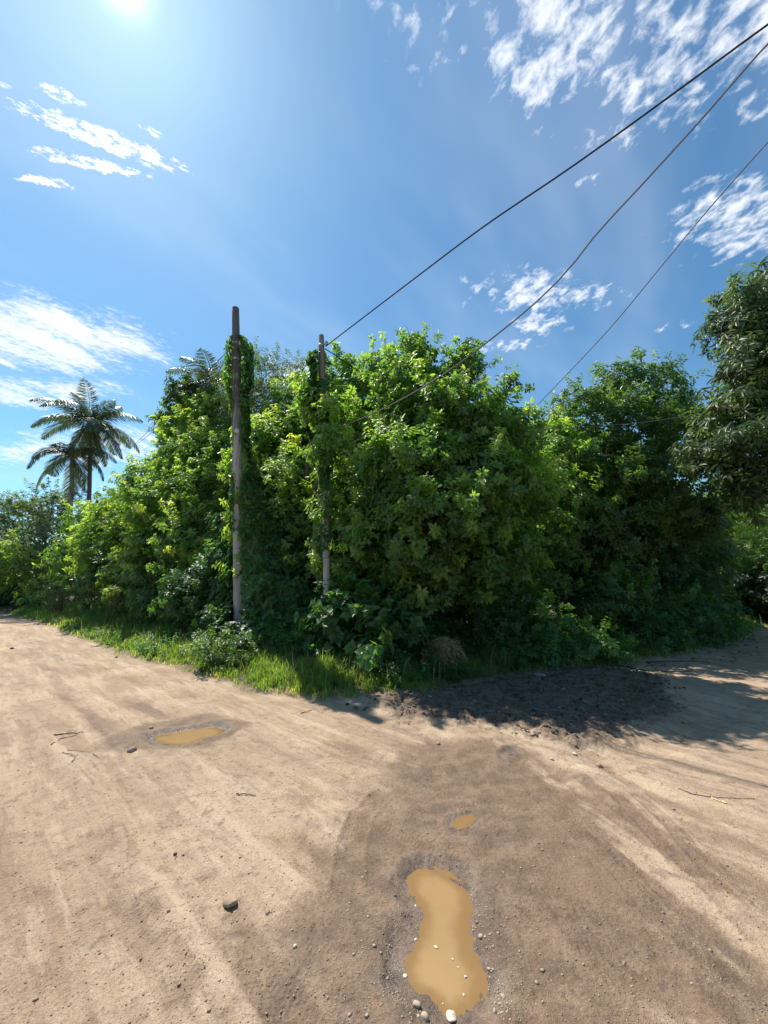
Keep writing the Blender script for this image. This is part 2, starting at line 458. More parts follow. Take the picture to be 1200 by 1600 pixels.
RUTS = [([gp(*p) for p in [(60, 1010), (150, 1130), (300, 1330), (560, 1700)]], .16, .014),
        ([gp(*p) for p in [(0, 1120), (60, 1250), (200, 1500), (300, 1750)]], .16, .016),
        ([gp(*p) for p in [(0, 985), (200, 1090), (420, 1200), (560, 1260), (800, 1500)]], .18, .012),
        ([gp(*p) for p in [(1200, 1075), (1050, 1160), (900, 1190), (760, 1215), (500, 1250)]], .16, .014),
        ([gp(*p) for p in [(860, 1215), (1000, 1330), (1150, 1480), (1300, 1700)]], .14, .018),
        ([gp(*p) for p in [(930, 1180), (1080, 1290), (1250, 1420)]], .12, .014),
        ([gp(*p) for p in [(800, 1330), (900, 1400), (1100, 1600)]], .14, .012)]
def ground(x, y, detail=True):
    """height and surface masks of the terrain"""
    x = np.asarray(x, float); y = np.asarray(y, float)
    r = np.hypot(x, y)
    near = np.clip(1 - (r - 14) / 14, 0, 1)
    z = .05 * fbm(x, y, .22, 3, s=1) * sstep(r, 3, 9)
    d1 = sdf(x, y, BLOCK); d2 = sdf(x, y, BLOCK_R); d3 = sdf(x, y, BLOCK_L)
    de = np.minimum(np.minimum(d1, d2), d3) + .22 * fbm(x, y, 1.1, 3, s=5) + .09 * fbm(x, y, 5, 3, .6, s=8)
    z = z + .16 * sstep(-de, 0, 1.6) + .05 * sstep(-de, -.05, .15)
    z = z + .35 * sstep(r, 60, 400)
    if not detail: 
        hp = sdf(x, y, HEAP)
        return z + .05 * sstep(-hp, -.2, .5)
    # soft unevenness and road crown
    z = z + .016 * fbm(x, y, .9, 3, s=11) * near + .006 * fbm(x, y, 4.5, 4, .55, s=15) * near
    damp = sdf(x, y, DAMP) + .55 * fbm(x * .8 + y * .3, y * .55, 1.6, 5, .62, s=21) + .35 * fbm(x, y, 3.1, 5, .7, s=22)
    damp2 = sdf(x, y, DAMP2) + .16 * fbm(x, y, 2.3, 4, .6, s=25)
    wet = np.maximum(.84 * sstep(-damp, -.50, .45), .95 * sstep(-damp2, -.12, .18))
    # drying streaks dragged out by wheels: one direction on each road
    c1, s1 = -.79, .61
    a1 = x * c1 + y * s1; b1 = -x * s1 + y * c1
    c2, s2 = -.32, .947
    a2 = x * c2 + y * s2; b2 = -x * s2 + y * c2
    k = sstep(x + .25 * y, 1.0, 2.4)
    st1 = fbm(a1 * .28, b1 * 2.6, 1.0, 5, .6, s=31)
    st2 = fbm(a2 * .40, b2 * 3.2, 1.0, 5, .6, s=37)
    stk = st1 * (1 - k) + st2 * k
    z = z + stk * .010 * near
    blotch = fbm(x, y, .8, 4, .6, s=41)
    wet = np.clip(wet * (1 - .70 * sstep(stk * 1.4 + blotch * .4 + .45 * fbm(x, y, 5.5, 5, .7, s=43), -.08, .50) * sstep(x, .5, 1.4)) + .34 * sstep(-stk + .6 * blotch + .35 * fbm(x, y, 6.5, 5, .7, s=46), .08, .62), 0, 1)
    for pts, wd, am in RUTS:
        q, s, sg, L = pdist(x + .05 * fbm(x, y, .8, 2, s=3), y, pts)
        p = np.exp(-(q / wd) ** 2)
        z = z - am * p + am * .6 * np.exp(-((q - wd * 1.7) / (wd * .5)) ** 2)
        wet = np.clip(wet + .12 * p * sstep(blotch, -.4, .2), 0, 1)
    for pts, wd, am in TREADS:
        q, s, sg, L = pdist(x, y, pts)
        m = sstep(-q, -wd * 1.15, -wd * .9) * sstep(s, 0, .06) * sstep(L - s, 0, .06) * sstep(fbm(x, y, 2.2, 5, .75, s=44), -.55, .25)
        lug = np.abs(((s + np.abs(sg) * .55) / .027) % 1 - .5) * 2
        z = z - m * am * (.35 + sstep(lug, .35, .65)) + am * .8 * np.exp(-((q - wd * 1.25) / (wd * .22)) ** 2) * sstep(s, 0, .06) * sstep(L - s, 0, .06)
        wet = np.clip(wet + .25 * m, 0, 1)
    # churned mud and rubbish at the mouth of the right-hand road
    hp = sdf(x, y, HEAP) + .25 * fbm(x, y, 1.5, 3, s=51)
    hm = sstep(-hp + .25 * fbm(x, y, 4.5, 4, .65, s=58), -.40, .55)
    rg = 1 - np.abs(fbm(x, y, 2.6, 5, .62, s=53)) * 3.0
    z = z + hm * (.035 + .060 * rg + .055 * fbm(x, y, 1.2, 4, .6, s=57))
    # crumbs of earth
    cr = fbm(x, y, 22, 3, .6, s=61)
    crm = sstep(fbm(x, y, 1.6, 3, s=63), -.05, .3)
    z = z + (.0065 * np.maximum(cr, 0) * (.30 + crm) - .0050 * np.maximum(fbm(x, y, 13, 4, .7, s=67) - .12, 0) * 2 + .0030 * fbm(x, y, 55, 2, s=65)) * sstep(-r, -9, -5)
    for i in range(3):   # scattered potholes and scuffs
        pass
    mud = np.zeros_like(x)
    for poly, rim, dep, lev in PUDS:
        d = sdf(x, y, poly) + .022 * fbm(x, y, 9, 3, s=71) + .012 * fbm(x, y, 26, 2, s=73)
        prof = np.where(d < 0, lev - (dep + lev) * sstep(-d, 0, rim * 1.6), lev + (-lev) * sstep(d, 0, rim))
        m = sstep(-d, -rim * 2.2, -rim)
        z = z * (1 - m) + (prof + (z * .5)) * m * 1.0
        z = z + .007 * np.exp(-((d - rim * 1.15) / (rim * .5)) ** 2)
        mud = np.maximum(mud, sstep(-d + .05 * fbm(x, y, 5, 3, s=77), -rim * 1.5, -rim * .2) * (.45 + .55 * sstep(fbm(x, y, 7, 4, .65, s=78), -.25, .3)))
        wet = np.maximum(wet, .85 * sstep(-d, -rim * 2.8, -rim * .4))
        # squeezed-up lumps on the rim
        z = z + .010 * np.maximum(fbm(x, y, 18, 3, .6, s=75), 0) * np.exp(-((d - rim * .9) / (rim * .6)) ** 2)
    veg = sstep(-de, -.12, .25)
    return z, np.clip(wet, 0, 1), mud, hm, veg, stk
def gz(x, y):
    return ground(np.atleast_1d(x), np.atleast_1d(y))[0]
a_f = np.radians(np.linspace(-66, 66, 820))
a_b = np.radians(np.linspace(66, 294, 58)[1:-1])
ang = np.concatenate([a_f, a_b])
rr = np.concatenate([np.linspace(.15, 1.25, 10)[:-1], 1.25 * np.exp(np.arange(0, math.log(22 / 1.25), .0042)), 22 * np.exp(np.arange(0.03, math.log(900 / 22), .05)), [900]])
A, R = np.meshgrid(ang, rr)
gx = R * np.sin(A); gy = R * np.cos(A)
z_, wet_, mud_, hm_, veg_, stk_ = ground(gx.ravel(), gy.ravel())
na, nr = len(ang), len(rr)
V = np.stack([gx.ravel(), gy.ravel(), z_], 1)
I = np.arange(na * nr).reshape(nr, na)
I2 = np.roll(I, -1, 1)
F4 = np.stack([I[:-1], I2[:-1], I2[1:], I[1:]], -1).reshape(-1, 4)[:, ::-1]
V = np.vstack([V, [[0, 0, float(z_[:na].mean())]]])
F3 = np.stack([I[0], I2[0], np.full(na, na * nr)], -1)
def pad(a): return np.append(a, 0.0)
gm, t, out = new_mat('dirt')
tc = t.n('ShaderNodeTexCoord')
def nz(scale, det=5, rough=.6, dist=0.0, vec=None):
    q = t.n('ShaderNodeTexNoise'); q.inputs['Scale'].default_value = scale; q.inputs['Detail'].default_value = det
    q.inputs['Roughness'].default_value = rough; q.inputs['Distortion'].default_value = dist
    t.link(vec or tc.outputs['Object'], q.inputs['Vector']); return q.outputs[0]
def at_(n): return t.n('ShaderNodeAttribute', attribute_name=n).outputs['Fac']
wet, mud, heap, veg, stk = at_('wet'), at_('mud'), at_('heap'), at_('veg'), at_('streak')
n_big, n_mid, n_fin, n_gr = nz(1.3, 5), nz(7, 6, .65), nz(45, 4, .7), nz(160, 3, .7)
base = t.mix(t.smooth(n_big, .35, .65), (.350, .243, .155), (.440, .318, .212))
base = t.mix(t.m('MULTIPLY', t.smooth(stk, .0, .38), .48), base, (.55, .42, .29))
base = t.mix(t.m('MULTIPLY', t.smooth(stk, -.08, -.35), .45), base, (.225, .150, .098))
base = t.mix(t.m('MULTIPLY', t.smooth(n_mid, .50, .72), .55), base, (.18, .118, .078))
base = t.mix(t.m('MULTIPLY', t.smooth(n_mid, .45, .30), .45), base, (.44, .325, .215))
n_12, n_30 = nz(14, 5, .72), nz(70, 4, .75)
base = t.mix(t.m('MULTIPLY', t.smooth(n_12, .54, .68), .5), base, (.20, .132, .086))
base = t.mix(t.m('MULTIPLY', t.smooth(n_30, .56, .70), .55), base, (.17, .115, .080))
base = t.mix(t.m('MULTIPLY', t.smooth(n_30, .46, .34), .45), base, (.50, .385, .265))
base = t.mix(t.m('MULTIPLY', t.smooth(nz(2.6, 6, .7), .54, .66), .45), base, (.235, .160, .108))
# wheel-scuffed darker flecks, dragged along the road
vro = t.n('ShaderNodeVectorRotate', rotation_type='Z_AXIS'); vro.inputs['Angle'].default_value = .75
t.link(tc.outputs['Object'], vro.inputs[0])
mpn = t.n('ShaderNodeMapping'); mpn.inputs['Scale'].default_value = (.14, 1, 1)
t.link(vro.outputs[0], mpn.inputs[0])
fl = nz(16, 5, .72, 0, mpn.outputs[0])
base = t.mix(t.m('MULTIPLY', t.smooth(fl, .54, .66), .55), base, (.205, .135, .088))
fl3 = nz(5, 5, .66, 0, mpn.outputs[0])
base = t.mix(t.m('MULTIPLY', t.smooth(fl3, .52, .66), .5), base, (.23, .152, .10))
base = t.mix(t.m('MULTIPLY', t.smooth(fl3, .48, .36), .5), base, (.56, .42, .29))
wetc = t.mix(t.smooth(n_mid, .38, .66), (.158, .102, .065), (.265, .178, .115))
wetc = t.mix(t.m('MULTIPLY', t.smooth(n_fin, .54, .66), .6), wetc, (.070, .050, .040))
wetc = t.mix(t.m('MULTIPLY', t.smooth(n_30, .46, .34), .55), wetc, (.30, .215, .150))
wetc = t.mix(t.m('MULTIPLY', t.smooth(n_12, .54, .66), .4), wetc, (.085, .060, .046))
wetc = t.mix(t.m('MULTIPLY', t.smooth(n_big, .52, .66), .6), wetc, (.230, .152, .095))
wf = t.m('ADD', wet, t.m('MULTIPLY', t.m('SUBTRACT', n_mid, .5), .55), clamp=True)
wf = t.smooth(wf, .12, .72)
col = t.mix(wf, base, wetc)
hc = t.mix(t.smooth(n_fin, .35, .65), (.085, .060, .044), (.200, .145, .104))
hc = t.mix(t.m('MULTIPLY', t.smooth(n_mid, .55, .68), .5), hc, (.17, .12, .085))
col = t.mix(t.m('MULTIPLY', t.smooth(t.m('ADD', heap, t.m('MULTIPLY', t.m('SUBTRACT', n_mid, .5), .8)), .25, .75), .92), col, hc)
mc = t.mix(t.smooth(n_mid, .4, .6), (.115, .085, .066), (.215, .165, .13))
col = t.mix(t.m('MULTIPLY', mud, .9), col, mc)
col = t.mix(t.m('MULTIPLY', veg, .9), col, t.mix(t.smooth(n_mid, .4, .6), (.045, .040, .022), (.10, .075, .045)))
col = t.mix(.55, col, t.mix(1.0, (1, 1, 1), n_gr, 'MULTIPLY'), 'OVERLAY')
# small pale grit lying in the earth
vo = t.n('ShaderNodeTexVoronoi'); vo.inputs['Scale'].default_value = 48
t.link(tc.outputs['Object'], vo.inputs['Vector'])
gsel = t.m('MULTIPLY', t.smooth(vo.outputs['Distance'], .20, .14), t.smooth(n_mid, .52, .60))
sepc = t.n('ShaderNodeSeparateColor'); t.link(vo.outputs['Color'], sepc.inputs[0])
gsel = t.m('MULTIPLY', gsel, t.smooth(sepc.outputs[0], .72, .76))
col = t.mix(t.m('MULTIPLY', gsel, .7), col, (.60, .47, .31))
p = t.n('ShaderNodeBsdfPrincipled')
t.link(col, p.inputs['Base Color'])
rg_ = t.m('SUBTRACT', .92, t.m('MULTIPLY', mud, .60))
rg_ = t.m('SUBTRACT', rg_, t.m('MULTIPLY', wf, .16))
t.link(t.m('MAXIMUM', rg_, .2), p.inputs['Roughness'])
p.inputs['Specular IOR Level'].default_value = .35
hgt = t.m('ADD', t.m('MULTIPLY', n_fin, .012), t.m('MULTIPLY', n_gr, .005))
hgt = t.m('ADD', hgt, t.m('ADD', t.m('MULTIPLY', n_12, .014), t.m('MULTIPLY', n_30, .008)))
hgt = t.m('ADD', hgt, t.m('MULTIPLY', fl, .012))
hgt = t.m('ADD', hgt, t.m('MULTIPLY', gsel, .006))
hgt = t.m('ADD', hgt, t.m('MULTIPLY', t.m('MULTIPLY', heap, n_mid), .06))
bp = t.n('ShaderNodeBump'); bp.inputs['Strength'].default_value = .85; bp.inputs['Distance'].default_value = 1.0
t.link(hgt, bp.inputs['Height']); t.link(bp.outputs[0], p.inputs['Normal'])
t.link(p.outputs[0], out.inputs[0])
gobj = mesh_obj('ground', V, [F4, F3], gm, smooth=True, attrs=[('wet', 'POINT', pad(wet_)), ('mud', 'POINT', pad(mud_)), ('heap', 'POINT', pad(hm_)), ('veg', 'POINT', pad(veg_)), ('streak', 'POINT', pad(stk_))])
tag(gobj, kind='structure')

wm, t, out = new_mat('muddy_water')
tc = t.n('ShaderNodeTexCoord')
nn = t.n('ShaderNodeTexNoise'); nn.inputs['Scale'].default_value = 3; nn.inputs['Detail'].default_value = 4
t.link(tc.outputs['Object'], nn.inputs['Vector'])
p = t.n('ShaderNodeBsdfPrincipled')
t.link(t.mix(t.smooth(nn.outputs[0], .3, .7), (.305, .195, .088), (.345, .225, .105)), p.inputs['Base Color'])
ed_ = t.n('ShaderNodeAttribute', attribute_name='shallow')
wc_ = p.inputs['Base Color'].links[0].from_socket
t.link(t.mix(t.m('MULTIPLY', ed_.outputs['Fac'], .85), wc_, (.225, .130, .055)), p.inputs['Base Color'])
p.inputs['Roughness'].default_value = .04; p.inputs['IOR'].default_value = 1.33
bp = t.n('ShaderNodeBump'); bp.inputs['Strength'].default_value = .04; bp.inputs['Distance'].default_value = .01
nn2 = t.n('ShaderNodeTexNoise'); nn2.inputs['Scale'].default_value = 14
t.link(tc.outputs['Object'], nn2.inputs['Vector']); t.link(nn2.outputs[0], bp.inputs['Height']); t.link(bp.outputs[0], p.inputs['Normal'])
t.link(p.outputs[0], out.inputs[0])
for poly, rim, dep, lev in PUDS:
    lo, hi = poly.min(0) - rim, poly.max(0) + rim
    st = .012 if poly is PUD1 else .02
    xs, ys = np.arange(lo[0], hi[0], st), np.arange(lo[1], hi[1], st)
    X, Y = np.meshgrid(xs, ys)
    d = sdf(X.ravel(), Y.ravel(), poly)
    J = np.arange(X.size).reshape(X.shape)
    Fq = np.stack([J[:-1, :-1], J[:-1, 1:], J[1:, 1:], J[1:, :-1]], -1).reshape(-1, 4)
    Fq = Fq[(d[Fq] < rim * .8).all(1)]
    used, inv = np.unique(Fq, return_inverse=True)
    zg_ = ground(X.ravel()[used], Y.ravel()[used])[0]
    o = mesh_obj('puddle_water', np.stack([X.ravel()[used], Y.ravel()[used], np.full(len(used), lev)], 1), inv.reshape(-1, 4), wm, attrs=[('shallow', 'POINT', sstep(zg_ - lev, -.013, -.001))])
    tag(o, kind='structure')

# ------------------------------------------------------------------ foliage engine
T_DIAM = (np.array([(0, 0, 0), (.42, .5, .18), (.42, -.5, .18), (1, 0, -.05)]), [(0, 3, 1), (0, 2, 3)])
T_OVAL = (np.array([(0, 0, 0), (.28, .46, .16), (.28, -.46, .16), (.68, .40, .10), (.68, -.40, .10), (1, 0, -.12)]), [(0, 5, 3, 1), (0, 2, 4, 5)])
T_LONG = (np.array([(0, 0, 0), (.28, .42, .12), (.28, -.42, .12), (.68, .40, -.25), (.68, -.40, -.25), (1, 0, -1.0), (.3, 0, 0), (.7, 0, -.42)]),
          [(0, 6, 1), (0, 2, 6), (6, 7, 3, 1), (6, 2, 4, 7), (7, 5, 3), (7, 4, 5)])
T_HEART = (np.array([(0, 0, 0), (-.16, .32, .10), (.16, .56, .16), (.62, .34, .02), (1, 0, -.12), (-.16, -.32, .10), (.16, -.56, .16), (.62, -.34, .02)]),
           [(0, 4, 3, 2, 1), (0, 5, 6, 7, 4)])
def build_leaves(name, P, D, N, L, Wd, tint, tmpl, mat, parent=None):
    tv, tf = tmpl
    n = len(P)
    D = unit(D); S = unit(np.cross(N, D)); N = np.cross(D, S)
    L = np.asarray(L).reshape(-1, 1, 1); Wd = np.asarray(Wd).reshape(-1, 1, 1)
    V = P[:, None, :] + L * tv[None, :, 0:1] * D[:, None, :] + Wd * tv[None, :, 1:2] * S[:, None, :] + Wd * tv[None, :, 2:3] * N[:, None, :]
    k = len(tv)
    base = (np.arange(n) * k)[:, None]
    faces, tints = [], []
    bylen = {}
    for f in tf: bylen.setdefault(len(f), []).append(f)
    for ln, fs in bylen.items():
        for f in fs:
            faces.append(base + np.array(f)[None, :])
            tints.append(tint)
    return mesh_obj(name, V.reshape(-1, 3), faces, mat, parent, attrs=[('tint', 'FACE', np.concatenate(tints))])
def rsphere(n):
    return unit(rng.normal(size=(n, 3)))
def inview(P, mx=220):
    dep = P[:, 1] * math.cos(PITCH) + (P[:, 2] - CAM_H) * math.sin(PITCH)
    px = 600 + FPX * P[:, 0] / np.maximum(dep, .1)
    return (px > -mx) & (px < 1200 + mx) & (dep > .3)
def blob(px, py, Y, rx, rz, ry=None, n=None):
    """an ellipsoidal mass of foliage at a sight line and distance; radii in photograph pixels at that distance"""
    c = at(px, py, Y)
    dep = c[1] * math.cos(PITCH) + (c[2] - CAM_H) * math.sin(PITCH)
    k = dep / FPX
    X, Z = rx * k, rz * k
    return (c, np.array([X, (ry if ry else (X + Z) / 2), Z]))
def whorls(blobs, spacing=.42, rs=.34, per=9, k=6, depth=.0, shoots=.25, up=.5, fill=.35):
    """points where twig ends sit, with their axes"""
    P, Ax, Tn = [], [], []
    for bi, (c, r) in enumerate(blobs):
        area = 4 * PI * ((r[0] * r[1]) ** 1.6 / 3 + (r[0] * r[2]) ** 1.6 / 3 + (r[1] * r[2]) ** 1.6 / 3) ** (1 / 1.6)
        n = max(6, int(area / spacing ** 2))
        s = rsphere(n)
        back = (s[:, 1] > .35)
        s = s[~(back & (rng.random(n) < .55))]
        cen = c + s * r * rng.uniform(.80, 1.06, (len(s), 1))
        nrm = unit(s / r)
        # drop clusters buried in a neighbouring mass
        keep = np.ones(len(s), bool)
        for bj, (c2, r2) in enumerate(blobs):
            if bj != bi: keep &= (np.linalg.norm((cen - c2) / r2, axis=1) > .80)
        keep &= cen[:, 2] > .1
        cen, nrm = cen[keep], nrm[keep]
        if not len(cen): continue
        ctint = rng.normal(0, .10, len(cen))
        rad = rs * rng.uniform(.65, 1.3, len(cen))
        m = np.maximum(3, (per * (rad / rs) ** 2).astype(int))
        idx = np.repeat(np.arange(len(cen)), m)
        off = rsphere(len(idx)) * (rng.random((len(idx), 1)) ** .45)
        off *= np.array([1, 1, .62])
        p = cen[idx] + off * rad[idx, None]
        ax = unit(off * .7 + nrm[idx] * .8 + np.array([0, 0, up]) + rng.normal(0, .25, (len(idx), 3)))
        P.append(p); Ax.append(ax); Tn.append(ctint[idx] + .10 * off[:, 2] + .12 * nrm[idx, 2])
        # shoots that break the outline
        ns = int(len(cen) * shoots)
        if ns:
            j = rng.choice(len(cen), ns)
            d = unit(nrm[j] + np.array([0, 0, .9]) + rng.normal(0, .35, (ns, 3)))
            ln = rng.uniform(.2, .55, ns) * (rs / .34)
            for q in np.linspace(.3, 1, 5):
                P.append(cen[j] + d * (ln * q + rad[j] * .6)[:, None]); Ax.append(unit(d + rng.normal(0, .2, (ns, 3)))); Tn.append(ctint[j] + .16 + .1 * q)
        # sparse inner leaves
        ni = int(n * fill * per * .5)
        s = rsphere(ni)
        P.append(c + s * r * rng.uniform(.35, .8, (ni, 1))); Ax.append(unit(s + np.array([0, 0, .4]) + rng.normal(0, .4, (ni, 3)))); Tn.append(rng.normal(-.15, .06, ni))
    P = np.vstack(P); Ax = np.vstack(Ax); Tn = np.concatenate(Tn)
    kk = inview(P) | (rng.random(len(P)) < .30)
    kk &= P[:, 2] > .03
    return P[kk], Ax[kk], Tn[kk]
def rosettes(P, Ax, Tn, k, L, wr, droop=.25, spread=(50, 105), tvar=.08, lvar=.22):
    n = len(P)
    a = unit(np.cross(Ax, np.array([.31, .17, .93]) + rng.normal(0, .1, (n, 3))))
    b = np.cross(Ax, a)
    ph0 = rng.uniform(0, 2 * PI, n)
    PP, DD, NN, LL, TT = [], [], [], [], []
    for i in range(k):
        ph = ph0 + i * 2 * PI / k + rng.normal(0, .35, n)
        th = np.radians(rng.uniform(spread[0], spread[1], n))
        rad = a * np.cos(ph)[:, None] + b * np.sin(ph)[:, None]
        d = rad * np.sin(th)[:, None] + Ax * np.cos(th)[:, None]
        nn = Ax * np.sin(th)[:, None] - rad * np.cos(th)[:, None]
        d = d + np.array([0, 0, -1]) * (droop * rng.uniform(.4, 1.5, n))[:, None]
        nn = nn + rng.normal(0, .28, (n, 3))
        PP.append(P + rad * .015); DD.append(unit(d)); NN.append(unit(nn))
        LL.append(L * np.exp(rng.normal(0, lvar, n) - .05)); TT.append(Tn + rng.normal(0, tvar, n))
    P = np.vstack(PP); LL = np.concatenate(LL)
    return P, np.vstack(DD), np.vstack(NN), LL, LL * wr * rng.uniform(.85, 1.15, len(LL)), np.clip(np.concatenate(TT), 0, 1)
def tube(pts, rad, seg=7, closed=True):
    pts = np.asarray(pts, float); n = len(pts)
    rad = np.broadcast_to(np.asarray(rad, float), (n,))
    tg = unit(np.gradient(pts, axis=0))
    ref = np.array([0, 0, 1.0]) if abs(tg[:, 2]).mean() < .8 else np.array([1.0, 0, 0])
    a = unit(np.cross(tg, ref)); b = np.cross(tg, a)
    ph = np.linspace(0, 2 * PI, seg, endpoint=False)
    V = pts[:, None] + rad[:, None, None] * (np.cos(ph)[None, :, None] * a[:, None] + np.sin(ph)[None, :, None] * b[:, None])
    i = np.arange(n * seg).reshape(n, seg)
    F = np.stack([i[:-1], np.roll(i, -1, 1)[:-1], np.roll(i, -1, 1)[1:], i[1:]], -1).reshape(-1, 4)
    return V.reshape(-1, 3), F, [i[0][::-1], i[-1]]
class MB:
    def __init__(s): s.V, s.F, s.n, s.T = [], {}, 0, {}
    def add(s, V, F):
        F = np.asarray(F)
        s.V.append(V); s.F.setdefault(F.shape[1], []).append(F + s.n); s.n += len(V)
    def tube(s, pts, rad, seg=7, cap=True):
        V, F, caps = tube(pts, rad, seg)
        n0 = s.n; s.add(V, F)
        if cap:
            for c in caps: s.F.setdefault(seg, []).append(np.array([c + n0]))
    def build(s, name, mat, parent=None, smooth=True, loc=None):
        return mesh_obj(name, np.vstack(s.V), [np.vstack(f) for f in s.F.values()], mat, parent, smooth, loc=loc)
def limb(a, b, r0, r1, bend=.15, n=7):
    a = np.asarray(a, float); b = np.asarray(b, float)
    t = np.linspace(0, 1, n)[:, None]
    L = np.linalg.norm(b - a)
    off = rng.normal(0, 1, 3) * bend * L * .5
    p = a + (b - a) * t + off * np.sin(t * PI) + np.array([0, 0, .12 * L]) * np.sin(t * PI)
    p[1:-1] += rng.normal(0, .02 * L, (n - 2, 3))
    return p, r0 + (r1 - r0) * t[:, 0]
def tree(label, base, blobs, mat, L=.15, wr=.46, k=6, spacing=.42, rs=.34, per=9, droop=.25, shoots=.25, up=.5, tint=.42, trunk_r=.16, bark=None,
         tmpl=T_OVAL, fork=.45, name='broadleaf_tree', cat='tree', group=None, fill=.35, spread=(50, 105), trunk=True, twigs=5, tvar=.08):
    base = np.array(base, float)
    root = empty(name, (base[0], base[1], float(gz(base[0], base[1])[0])))
    tag(root, label, cat, group)
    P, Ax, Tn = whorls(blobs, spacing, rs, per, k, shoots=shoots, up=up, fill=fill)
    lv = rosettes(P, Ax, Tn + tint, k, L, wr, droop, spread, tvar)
    if trunk:
        mb = MB()
        cen = np.mean([b[0] for b in blobs], 0)
        z0 = float(root.location[2]) - .05
        f = np.array([base[0] + (cen[0] - base[0]) * .35, base[1] + (cen[1] - base[1]) * .35, z0 + (cen[2] - z0) * fork])
        pts, rd = limb((base[0], base[1], z0), f, trunk_r * 1.15, trunk_r * .75, .08, 8)
        rd[0] *= 1.3
        mb.tube(pts, rd, 10)
        for c, r in blobs:
            c = np.array(c)
            p, q = limb(f, c, trunk_r * .55, trunk_r * .18, .12, 7)
            mb.tube(p, q, 6)
            for _ in range(twigs):
                s = rsphere(1)[0]; s[2] = abs(s[2]) * .8 - .15
                p2, q2 = limb(p[-2], c + s * r * .95, trunk_r * .16, .008, .1, 5)
                mb.tube(p2, q2, 4, cap=False)
        mb.build('trunk', bark or BARK, root)
        if trunk_r > .11 and name != 'mango_tree':
            md = MB()
            for c, r in blobs[:7]:
                s = rsphere(1)[0]; s[1] = -abs(s[1]); 
                a_ = c + s * r * .8
                p2, q2 = limb(a_, a_ + unit(s + np.array([0, 0, .5])) * rng.uniform(.25, .5), .009, .002, .05, 6)
                md.tube(np.vstack([[f], [c], p2]), np.concatenate([[trunk_r * .2, .02], q2]), 4, cap=False)
            md.build('dead_twigs', PALE_BARK, root)
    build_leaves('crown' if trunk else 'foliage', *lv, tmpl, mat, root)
    return root
NLEAF = 0

# ------------------------------------------------------------------ trees
# left-hand block, along the left road
tree('rounded roadside tree with sunlit yellow-green top, between the palms and the dark pole', (-9.2, 16.2), [
    blob(320, 692, 15.2, 56, 44), blob(348, 655, 16.0, 55, 40), blob(256, 758, 15.2, 54, 38), blob(198, 800, 15.4, 42, 28), blob(285, 712, 15.8, 24, 24), blob(330, 725, 14.2, 70, 50),
    blob(340, 780, 13.0, 75, 60), blob(265, 800, 13.6, 66, 55), blob(330, 850, 12.2, 75, 60), blob(265, 860, 12.9, 60, 50), blob(175, 850, 15.0, 46, 46), blob(225, 900, 13.4, 50, 40), blob(340, 910, 11.6, 60, 40)],
    G_BRIGHT, L=.12, tint=.50, trunk_r=.17, k=7, spacing=.38, rs=.30, per=10, shoots=.5)
tree('small dark round-leaved tree poking up above the left hedge under the thin wires', (-8.6, 16.6), [
    blob(292, 628, 16.38, 30, 34), blob(285, 665, 16.12, 32, 34), blob(315, 645, 16.64, 25, 26)], G_DARK, L=.10, wr=.6, tint=.36, trunk_r=.07, spacing=.32, rs=.24, shoots=.5)
tree('low yellow-green roadside tree at the far end of the hedge, right of the palm trunks', (-12.3, 16.2), [
    blob(140, 815, 18.19, 34, 28), blob(172, 835, 17.12, 36, 36), blob(128, 870, 17.12, 38, 40), blob(170, 890, 16.05, 36, 38)],
    G_BRIGHT, L=.13, tint=.52, trunk_r=.12)
tree('grey-green feathery tree behind the two poles, its thin crown against the sky', (-3.0, 15.5), [
    blob(400, 590, 14.0, 34, 38), blob(440, 585, 14.5, 34, 28), blob(478, 590, 14.0, 26, 26), blob(430, 640, 13.5, 60, 40), blob(370, 620, 13.8, 30, 40)],
    G_GREY, L=.09, wr=.4, k=5, spacing=.42, rs=.30, per=9, shoots=.6, tint=.40, trunk_r=.1)
# centre
tree('broad sunlit tree around the pale pole, its yellow-green ledge in the middle of the thicket', (-2.4, 10.2), [
    blob(430, 700, 11.4, 58, 46), blob(500, 672, 12.0, 58, 38), blob(560, 700, 10.8, 62, 42), blob(480, 640, 13.0, 60, 34), blob(410, 740, 11.4, 50, 50), blob(470, 760, 10.2, 76, 48),
    blob(555, 765, 8.9, 66, 52), blob(450, 830, 9.7, 66, 56), blob(560, 835, 8.6, 62, 58), blob(430, 890, 9.5, 56, 50), blob(540, 900, 8.8, 66, 50), blob(600, 690, 8.6, 46, 38), blob(506, 640, 7.9, 30, 26), blob(518, 700, 7.8, 36, 30), blob(415, 800, 9.6, 40, 60)],
    G_BRIGHT, L=.11, tint=.53, trunk_r=.16, k=7, spacing=.35, rs=.29, per=10, shoots=.45)
tree('bushy tree just right of the pale pole top, leaves against the sky', (-.6, 11.5), [
    blob(535, 600, 11.0, 40, 42), blob(575, 620, 10.6, 45, 45), blob(610, 590, 10.3, 38, 40), blob(555, 650, 10.4, 60, 40), blob(500, 610, 11.4, 25, 30)],
    G_BRIGHT, L=.105, tint=.44, trunk_r=.1, shoots=.6, k=7, spacing=.37, rs=.28)
